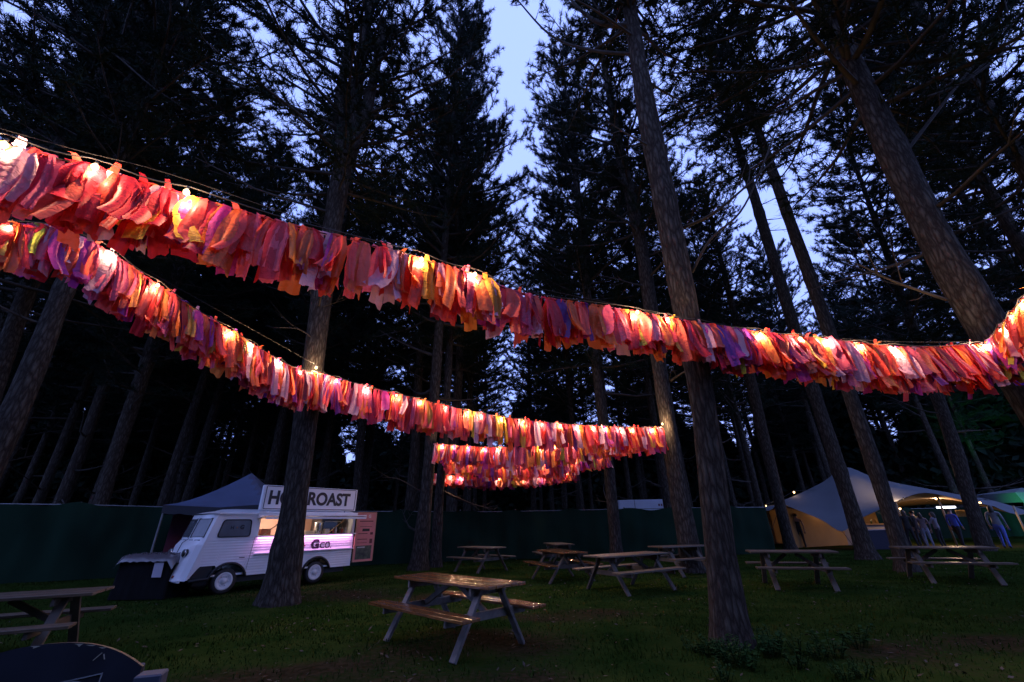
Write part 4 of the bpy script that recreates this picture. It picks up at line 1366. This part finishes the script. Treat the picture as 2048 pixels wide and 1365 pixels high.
# ------------------------------------------------------------------ people under the tent
M_SKIN = mat("skin", (.45, .26, .19), .55)
def person(label, px_foot, Y_, H=1.70, yaw=0.0, top=(.02, .02, .025), legs=(.03, .03, .04), hair=(.03, .02, .015), pose=0, skirt=False, arms_up=0.0, bare=False):
    g = at(*px_foot, Y_)
    t = thing("person", label, "person", (g[0], g[1], 0), yaw, "people gathered at the stretch tent")
    k = H / 1.70
    st = .12 if pose == 0 else .2
    J = {'pel': (0, 0, .92), 'sp': (0, -.01, 1.12), 'ch': (0, 0, 1.32), 'nk': (0, .01, 1.46), 'hd0': (0, -.01, 1.53), 'hd1': (0, -.02, 1.60), 'hd2': (0, -.005, 1.67)}
    E_ = [('pel', 'sp'), ('sp', 'ch'), ('ch', 'nk'), ('nk', 'hd0'), ('hd0', 'hd1'), ('hd1', 'hd2')]
    Rr = {'pel': (.15, .11), 'sp': (.135, .10), 'ch': (.15, .11), 'nk': (.055, .06), 'hd0': (.066, .075), 'hd1': (.078, .095), 'hd2': (.06, .072)}
    zone = {}
    for s, n_ in ((1, 'L'), (-1, 'R')):
        sw = (.10 if s > 0 else -.08) if pose == 1 else .02 * s
        J['hip' + n_] = (s * .09, 0, .86); J['kn' + n_] = (s * .10, -.04 - sw, .48); J['an' + n_] = (s * .11, .02 + (-sw * 1.2 if s > 0 else .10 * (pose == 1)), .085)
        J['toe' + n_] = (s * .13, -.13 + (-sw * 1.2 if s > 0 else .10 * (pose == 1)), .035)
        Rr['hip' + n_] = (.095, .095); Rr['kn' + n_] = (.062, .062); Rr['an' + n_] = (.04, .045); Rr['toe' + n_] = (.04, .03)
        E_ += [('pel', 'hip' + n_), ('hip' + n_, 'kn' + n_), ('kn' + n_, 'an' + n_), ('an' + n_, 'toe' + n_)]
        J['sh' + n_] = (s * .19, 0, 1.40); 
        if arms_up > 0 or (pose == 2):
            J['el' + n_] = (s * .26, -.10, 1.16); J['wr' + n_] = (s * .14, -.30, 1.17 + arms_up); hd = Vector((-s * .25, -.95, .1))
        else:
            J['el' + n_] = (s * .25, .03, 1.12); J['wr' + n_] = (s * .26, -.06, .87); hd = Vector((0, -.25, -1))
        hd.normalize()
        Rr['sh' + n_] = (.06, .06); Rr['el' + n_] = (.043, .043); Rr['wr' + n_] = (.027, .027)
        E_ += [('ch', 'sh' + n_), ('sh' + n_, 'el' + n_), ('el' + n_, 'wr' + n_)]
        w = Vector(J['wr' + n_]); side = hd.cross(Vector((0, 1, 0)) if abs(hd.y) < .8 else Vector((0, 0, 1))).normalized()
        pm = w + hd * .07
        J['pm' + n_] = tuple(pm); Rr['pm' + n_] = (.034, .018); E_.append(('wr' + n_, 'pm' + n_))
        for fi, (o_, ln) in enumerate(((-.027, .075), (-.009, .085), (.009, .08), (.027, .062))):
            a_ = pm + hd * .03 + side * o_
            b_ = a_ + hd * ln * .55 + Vector((0, -.012, 0))
            c_ = b_ + hd * ln * .4 + Vector((0, -.022, 0))
            for q, P_ in (('a', a_), ('b', b_), ('c', c_)):
                J['f%d%s%s' % (fi, q, n_)] = tuple(P_); Rr['f%d%s%s' % (fi, q, n_)] = (.009, .009)
            E_ += [('pm' + n_, 'f%da%s' % (fi, n_)), ('f%da%s' % (fi, n_), 'f%db%s' % (fi, n_)), ('f%db%s' % (fi, n_), 'f%dc%s' % (fi, n_))]
        a_ = w + hd * .03 - side * .03 * s; b_ = a_ + hd * .035 - side * .03 * s
        J['tb' + n_] = tuple(a_); J['tc' + n_] = tuple(b_); Rr['tb' + n_] = (.012, .012); Rr['tc' + n_] = (.009, .009)
        E_ += [('wr' + n_, 'tb' + n_), ('tb' + n_, 'tc' + n_)]
    J['nose'] = (0, -.115, 1.595); Rr['nose'] = (.014, .012); E_.append(('hd1', 'nose'))
    names = list(J)
    me = bpy.data.meshes.new("body")
    me.from_pydata([tuple(k * c for c in J[n_]) for n_ in names], [(names.index(a), names.index(b)) for a, b in E_], [])
    tmp = bpy.data.objects.new("body_tmp", me)
    COL.objects.link(tmp)
    sk = tmp.modifiers.new("skin", 'SKIN'); sk.use_smooth_shade = True
    for i, n_ in enumerate(names):
        v = me.skin_vertices[0].data[i]
        v.radius = (Rr[n_][0] * k, Rr[n_][1] * k)
        v.use_root = (i == 0)
    sb = tmp.modifiers.new("sub", 'SUBSURF'); sb.levels = 1; sb.render_levels = 1
    bpy.context.view_layer.update()
    m2 = bpy.data.meshes.new_from_object(tmp.evaluated_get(bpy.context.evaluated_depsgraph_get()))
    m2.name = "body"
    bpy.data.objects.remove(tmp)
    m2.materials.clear()
    cl = lambda nm, c: mat("cloth_%02x%02x%02x" % tuple(int(255 * q) for q in c), c, .8, var=.15, scale=6)
    for mm_ in (M_SKIN, cl("t", top), cl("l", legs), mat("shoe", (.03, .03, .03), .6)):
        m2.materials.append(mm_)
    for p in m2.polygons:
        c = p.center / k
        arm = abs(c.x) > .17 and c.z > .75
        if c.z > (1.33 if bare else 1.455) or (bare and arm): i = 0
        elif arm and (pose == 2 or arms_up > 0) and c.y < -.22: i = 0
        elif arm and not (pose == 2 or arms_up > 0) and c.z < .90: i = 0
        elif c.z > .93 or (arm): i = 1
        elif c.z > .09: i = 2
        else: i = 3
        p.material_index = i
    for p in m2.polygons:
        p.use_smooth = True
    obj("body", m2, None, t)
    V, F = [], []
    nu, nv = 14, 8
    for j in range(nv + 1):
        ph = math.pi * (.02 + .62 * j / nv)
        for i in range(nu):
            th = 2 * math.pi * i / nu
            r_ = 1.0
            y = .02 + .112 * math.sin(ph) * math.sin(th)
            z = 1.61 + .105 * math.cos(ph)
            if math.sin(th) < -.2:                        # hairline above the face
                z = max(z, 1.652)
            elif skirt:
                z -= .16 * (j / nv) ** 2
            V.append((k * .094 * math.sin(ph) * math.cos(th), k * y, k * z))
    for j in range(nv):
        for i in range(nu):
            F.append((j * nu + i, j * nu + (i + 1) % nu, (j + 1) * nu + (i + 1) % nu, (j + 1) * nu + i))
    F.append(tuple(range(nu - 1, -1, -1)))
    obj("hair", mesh("hair", V, F, True), mat("hair_%02x" % int(hair[0] * 255), hair, .6), t)
    return t
person("person in a dark dress with bare shoulders at the tent's left end", (1606, 1090), 24.9, 1.7, R(160), (.02, .02, .022), (.02, .02, .022), (.02, .015, .012), 0, False, 0.0, True)
person("person in a long black coat and black trousers seen from behind", (1830, 1093), 22.9, 1.74, R(170), (.012, .012, .014), (.012, .012, .016), (.05, .035, .025), 1, True)
person("person in dark clothes half hidden beside the lit tent pole", (1846, 1088), 24.0, 1.72, R(190), (.02, .02, .02), (.03, .03, .04), (.02, .015, .01), 0)
person("person in a mauve top and pale jeans by the tent pole", (1862, 1092), 22.6, 1.60, R(150), (.16, .11, .12), (.24, .25, .34), (.03, .02, .015), 0, True)
person("person in a grey top and black skirt leaning toward the pale jeans", (1888, 1092), 22.5, 1.62, R(205), (.18, .16, .19), (.012, .012, .016), (.04, .03, .02), 2, True)
person("person in a bright blue shirt and black trousers", (1925, 1088), 23.2, 1.78, R(100), (.06, .09, .42), (.015, .015, .02), (.06, .04, .03), 1)
person("person in a grey hooded jacket and light blue trousers at the far right", (2012, 1088), 21.6, 1.86, R(120), (.20, .21, .25), (.10, .14, .50), (.015, .012, .01), 1, True)
person("person in a grey blue jacket sitting low between the pines", (1792, 1098), 22.4, 1.25, R(180), (.12, .13, .2), (.05, .06, .12), (.05, .04, .03), 0)

# ------------------------------------------------------------------ ragged cloth garlands and festoon lights
CL = {
    'coral': cloth("cloth_coral", (.90, .11, .09)), 'red': cloth("cloth_red", (.76, .04, .055)), 'orange': cloth("cloth_orange", (.90, .21, .06)),
    'pink': cloth("cloth_hot_pink", (.85, .14, .25)), 'pale': cloth("cloth_pale_pink", (.84, .47, .60)), 'magenta': cloth("cloth_magenta", (.50, .05, .36)),
    'purple': cloth("cloth_purple", (.24, .05, .36)), 'yellow': cloth("cloth_yellow", (.82, .46, .06)), 'maroon': cloth("cloth_maroon", (.26, .025, .05)), 'lime': cloth("cloth_lime", (.62, .62, .08)),
}
PICK = ['coral'] * 14 + ['red'] * 7 + ['orange'] * 8 + ['pink'] * 8 + ['pale'] * 6 + ['magenta'] * 3 + ['purple'] * 1 + ['yellow'] * 2 + ['maroon'] * 1
PICK2 = PICK * 2 + ['lime']
def strip_geo(rg):
    """torn cloth tails hanging from a knot; unit length down -z, garland along x"""
    V, F = [], []
    nt_ = 2 if rg.uniform() < .75 else 3
    for tail in range(nt_):
        nu, nv = 7, 10
        w = rg.uniform(.085, .185)
        ox, oy = rg.normal() * .035, (tail / (nt_ - 1) * 2 - 1) * rg.uniform(.03, .075)
        tw = rg.normal() * .28
        tilt, lean = rg.normal() * .035, (tail / (nt_ - 1) * 2 - 1) * rg.uniform(.0, .06)
        ln = rg.uniform(.76, 1.06)
        fa, fp, fn = rg.uniform(.008, .026), rg.uniform(0, 6.28), rg.uniform(5, 12)
        cu = rg.normal() * .07
        n0 = len(V)
        tear = np.cumsum(rg.normal(size=nu)) * .011 + rg.normal(size=nu) * .008
        slope = rg.normal() * .03
        edge = rg.normal(size=(nv + 1, 2)) * .0035
        bend = rg.normal() * .03
        for j in range(nv + 1):
            v = j / nv
            for i in range(nu):
                u_ = i / (nu - 1) - .5
                ww = w * (.42 + .58 * min(1, v * 3.0) ** .8)
                x = u_ * ww + (edge[j, 0] if i == 0 else edge[j, 1] if i == nu - 1 else 0) + bend * math.sin(v * 3.1)
                y = fa * math.sin(u_ * fn + fp + v * 1.5) * min(1, v * 3) + .022 * math.sin(v * 5.5 + fp) * v
                a = tw * v
                x, y = x * math.cos(a) - y * math.sin(a), x * math.sin(a) + y * math.cos(a)
                z = .03 - v * ln - (tear[i] + slope * u_ * 2) * v ** 4
                V.append((x + ox + tilt * v, y + oy * min(1, v * 3 + .25) + lean * v + cu * v * v, z))
        for j in range(nv):
            for i in range(nu - 1):
                a = n0 + j * nu + i
                F.append((a, a + 1, a + nu + 1, a + nu))
    # the knot over the rope, and now and then a loose end standing up
    n0 = len(V)
    hk = rg.uniform(.015, .03)
    for j in range(6):
        th = math.pi * (-.15 + 1.3 * j / 5)
        for i in range(4):
            u_ = (i / 3 - .5) * .07
            V.append((u_ + rg.normal() * .006, -.03 * math.cos(th), hk * math.sin(th) + .008 + rg.normal() * .004))
    for j in range(5):
        for i in range(3):
            a = n0 + j * 4 + i
            F.append((a, a + 1, a + 5, a + 4))
    if rg.uniform() < .08:
        n0 = len(V); dx = rg.uniform(-.08, .08); h = rg.uniform(.06, .13)
        for j in range(5):
            v = j / 4
            for i in (-1, 1):
                V.append((dx * v + i * .03 * (1 - .5 * v), -.03 - .05 * v, h * math.sin(v * 2.2)))
        for j in range(4):
            F.append((n0 + 2 * j, n0 + 2 * j + 1, n0 + 2 * j + 3, n0 + 2 * j + 2))
    return V, F
rgS = np.random.default_rng(21)
GEO = [strip_geo(rgS) for _ in range(26)]
SM = {}
def strip_mesh(i, c):
    if (i, c) not in SM:
        me = mesh("fabric_strip", *GEO[i], True)
        me.materials.append(CL[c])
        SM[(i, c)] = me
    return SM[(i, c)]
LAMP = {}
def sphere(c, r, n=12):
    return [(max(.0005, r * math.sin(math.pi * k / n)), r * math.cos(math.pi * k / n) * -1.12 + c) for k in range(n + 1)]
BULB_ME = None
def bulb(parent, p, watts, r=.036):
    b = obj("bulb", MB_BULB, None, parent, p)
    b.scale = (r / .036,) * 3
    key = round(watts, 2)
    if key not in LAMP:
        d = bpy.data.lights.new("bulb_light", 'POINT')
        d.color = (1.0, .66, .40); d.energy = watts * 1.45; d.shadow_soft_size = .02
        LAMP[key] = d
    obj("socket", SOCK_ME, None, b)
    point_lamp("bulb_light", None, None, b, (0, 0, 0), data=LAMP[key])
    return b
MB_BULB = mesh("bulb", *(lambda m_: (m_.v, m_.f))(MB().lathe((0, 0, 0), sphere(0, .036), 16)), True); MB_BULB.materials.append(M_BULB)
SOCK_ME = mesh("socket", *(lambda m_: (m_.v, m_.f))(MB().lathe((0, 0, .034), [(.001, .055), (.016, .05), (.019, .0), (.001, 0)], 10)), True); SOCK_ME.materials.append(M_BLACK)

def garland(label, ctrl, n_parts, ln0, ln1, light_label, bulbs_px, watts, group, n_extra=60, seed=0, bulb_drop=.07, wide=1.0, lift=.05, at_trunk=()):
    """ctrl: (px, py, distance ahead) points of the rope; strips hang from it, bulbs on a cable beside it"""
    rg = np.random.default_rng(seed)
    P = catmull([at(x, y, Y_) for x, y, Y_ in ctrl], 24)
    d = np.r_[0, np.cumsum(np.linalg.norm(np.diff(P, axis=0), axis=1))]
    Lg = d[-1]
    pos = lambda s: np.array([np.interp(s, d, P[:, k]) for k in range(3)])
    o0 = P[0]
    t = thing("fabric_garland", label, "garland", o0, 0, group)
    MB().tube([p - o0 for p in P[::3]], .007, 6).build("rope", M_ROPE, t)
    deck = []
    def nextc():
        if not deck:
            deck.extend(PICK2); rg.shuffle(deck)
        return deck.pop()
    def place(s):
        p = pos(s); q = pos(min(Lg, s + .05)) - pos(max(0, s - .05))
        yaw = math.atan2(q[1], q[0]) + rg.normal() * .28
        l_ = (ln0 + (ln1 - ln0) * s / Lg) * rg.uniform(.82, 1.1)
        Mx = Matrix.Translation(Vector(tuple(p - o0))) @ Matrix.Rotation(yaw, 4, 'Z') @ Matrix.Rotation(rg.normal() * .05, 4, 'X') @ Matrix.Rotation(rg.normal() * .06, 4, 'Y')
        sx = wide * rg.uniform(.8, 1.3) * (1 if rg.uniform() > .5 else -1)
        return Mx @ Matrix.Diagonal((sx, wide * rg.uniform(.8, 1.2), l_, 1))
    for i in range(n_parts):
        s = Lg * (i + .5 + rg.uniform(-.45, .45)) / n_parts
        o = obj("fabric_strip", strip_mesh(rg.integers(len(GEO)), nextc()), None, t)
        o.matrix_local = place(s)
    if n_extra:
        V, F, MI = [], [], []
        keys = list(CL)
        for i in range(n_extra):
            s = Lg * (i + rg.uniform()) / n_extra
            Mx = place(s); gv_, gf_ = GEO[rg.integers(len(GEO))]
            n0 = len(V); ci = keys.index(nextc())
            V += [tuple(Mx @ Vector(p)) for p in gv_]
            F += [tuple(q + n0 for q in f) for f in gf_]; MI += [ci] * len(gf_)
        me = mesh("strip_fringe", V, F, True)
        for k_ in keys:
            me.materials.append(CL[k_])
        me.polygons.foreach_set("material_index", MI)
        o = obj("strip_fringe", me, None, t); o['kind'] = 'stuff'
    # festoon
    f = thing("festoon_lights", light_label, "string lights", o0, 0, "strings of warm festoon bulbs")
    pxs = np.array([proj(p)[0] for p in P])
    ss = sorted(float(np.interp(b, pxs, d)) if pxs[-1] > pxs[0] else float(np.interp(-b, -pxs, d)) for b in bulbs_px)
    knots = sorted(set([0.0, Lg] + ss))
    cab = []
    tow = lambda p: -np.array([p[0], p[1], 0]) / np.hypot(p[0], p[1])
    fine = np.linspace(0, Lg, max(30, int(Lg / .12)))
    for s in fine:
        j = np.searchsorted(knots, s); a = knots[max(0, j - 1)]; b_ = knots[min(j, len(knots) - 1)]
        sag = .05 * math.sin(math.pi * (s - a) / max(.1, b_ - a)) if b_ > a else 0
        p = pos(s)
        cab.append(p + tow(p) * .10 + np.array([0, 0, lift - sag]) - o0)
    MB().tube(cab, .006, 6).build("cable", M_BLACK, f)
    for i, s in enumerate(ss):
        p = pos(s)
        if any(abs(proj(p)[0] - q) < 2.5 for q in at_trunk):          # the bulb that hangs free by a trunk
            bulb(f, p + tow(p) * .10 + np.array([0, 0, .12]) - o0, watts * 3.0, .03)
            continue
        bulb(f, p + tow(p) * (.11 + .03 * (i % 3)) + np.array([0, 0, lift - .10 - bulb_drop * .3]) - o0, watts, .027)
    return t, f

G1 = "rows of torn cloth garlands between the pines"
garland("nearest long garland of torn cloth strips, left edge to the nearest trunk",
        [(-150, 238, 2.15), (0, 287, 2.4), (190, 338, 2.75), (370, 392, 3.1), (560, 446, 3.55), (690, 478, 3.9), (850, 522, 4.4), (950, 552, 4.75), (1050, 590, 5.05), (1200, 614, 5.5), (1330, 636, 5.8), (1392, 648, 5.93)],
        92, .70, .70, "festoon bulbs along the nearest long garland left of the nearest trunk", [8, 188, 370, 843, 950, 1275, 1335], 17.0, G1, 45, 31)
garland("garland right of the nearest trunk, reaching the big leaning pine",
        [(1396, 648, 5.93), (1445, 655, 5.95), (1530, 668, 6.0), (1660, 682, 6.1), (1790, 696, 6.2), (1870, 696, 6.27), (1972, 690, 6.35)],
        80, .72, .76, "festoon bulbs along the garland between the nearest trunk and the leaning pine", [1520, 1600, 1655, 1722, 1788, 1968], 17.0, G1, 60, 32)
garland("short garland rising out of the picture at the right edge",
        [(1972, 690, 6.35), (2002, 655, 5.9), (2045, 605, 5.4), (2120, 520, 4.8)], 26, .74, .7, "festoon bulbs on the garland rising at the right edge", [2000, 2022, 2042], 17.0, G1, 16, 33)
garland("lower left garland from the left edge down to the forked pine by the van",
        [(-120, 425, 3.6), (0, 452, 3.9), (95, 455, 4.3), (160, 475, 4.6), (222, 508, 4.95), (315, 572, 5.6), (400, 628, 6.3), (462, 664, 6.9), (520, 700, 7.6), (562, 726, 8.2), (600, 742, 8.9), (640, 750, 9.5)],
        100, .68, .86, "festoon bulbs along the lower left garland", [20, 222, 315, 462, 505, 562, 601, 630], 17.0, G1, 45, 34, at_trunk=(630,))
garland("garland from the forked pine by the van to a slim pine right of centre",
        [(645, 750, 9.5), (740, 777, 10.1), (850, 803, 10.8), (940, 824, 11.5), (1050, 842, 12.2), (1160, 852, 12.8), (1250, 856, 13.4), (1328, 857, 13.85)],
        100, .86, .80, "festoon bulbs along the garland between the forked pine and the slim pine", [673, 735, 793, 842, 892, 936, 962, 1003, 1047, 1084, 1120, 1155, 1188, 1212, 1240, 1265, 1305, 1326], 14.0, G1, 40, 35, at_trunk=(1326,))
garland("uppermost of the three short garlands beyond the main rows",
        [(868, 889, 16.4), (940, 894, 15.9), (1000, 896, 15.6), (1100, 892, 15.2), (1200, 880, 14.9), (1318, 862, 14.6)],
        90, .78, .72, "festoon bulbs on the uppermost of the three short far garlands", [883, 905, 935, 967, 994, 1080, 1108, 1150, 1230], 13.0, G1, 30, 36)
garland("middle one of the three short garlands beyond the main rows",
        [(888, 914, 17.9), (980, 928, 17.8), (1080, 928, 18.2), (1150, 918, 18.6), (1217, 905, 19.2)],
        80, .66, .66, "festoon bulbs on the middle one of the three short far garlands", [905, 940, 1000, 1050, 1085, 1150, 1200], 13.0, G1, 30, 37)
garland("lowest and farthest of the short garlands beyond the main rows",
        [(866, 948, 18.6), (930, 954, 19.0), (1010, 956, 19.4), (1080, 952, 19.8), (1152, 942, 20.3)],
        80, .48, .48, "festoon bulbs on the lowest farthest garland", [880, 900, 920, 998, 1048, 1082, 1132], 11.0, G1, 30, 38)

# thin support wires above the near garlands
for i, (pts, lb) in enumerate((([(-20, 252, 2.4), (170, 305, 2.7), (350, 352, 3.0), (700, 470, 3.85), (1000, 560, 4.9), (1390, 640, 5.95)], "thin support wire above the nearest long garland"),
                               ([(1660, 676, 6.1), (1800, 684, 6.2), (1975, 684, 6.35)], "thin support wire over the garland right of the nearest trunk"),
                               ([(300, 545, 5.2), (470, 640, 6.6), (640, 735, 9.5)], "thin support wire along the lower left garland"))):
    Pw_ = catmull([at(*q) for q in pts], 8)
    o = MB().tube(list(Pw_), .0035, 5).build("support_wire", mat("wire_dark", (.02, .02, .02), .7), None)
    tag(o, lb, "wire")

# bulbs hung about the tent
tf = thing("festoon_lights", "festoon bulbs hung round the stretch tent", "string lights", at(1530, 1012, 24), 0, "strings of warm festoon bulbs")
o0 = at(1530, 1012, 24)
tp = [(1532, 1012, 24.0, 2), (1588, 985, 25.4, 3), (1766, 951, 26.6, 3), (1808, 1000, 24.0, 260), (1872, 998, 24.3, 260), (1640, 1020, 25.4, 7), (1748, 1023, 25.6, 3), (1786, 1026, 25.8, 3), (1800, 1018, 25.4, 4), (1960, 1006, 25.0, 3)]
cabp = []
for (x, y, Y_, w) in tp:
    p = at(x, y, Y_)
    bulb(tf, p - o0, w / 1.45, (.05 if w > 2.5 else .03))
for a, b_ in ((0, 1), (1, 2), (3, 4), (4, 9), (5, 6), (6, 7), (7, 8)):
    p, q = at(*tp[a][:3]) - o0 + np.array([0, 0, .08]), at(*tp[b_][:3]) - o0 + np.array([0, 0, .08])
    MB().tube([p * (1 - f) + q * f - np.array([0, 0, .25 * math.sin(math.pi * f)]) * (1 if a else .3) for f in np.linspace(0, 1, 10)], .008, 5).build("cable", M_BLACK, tf)
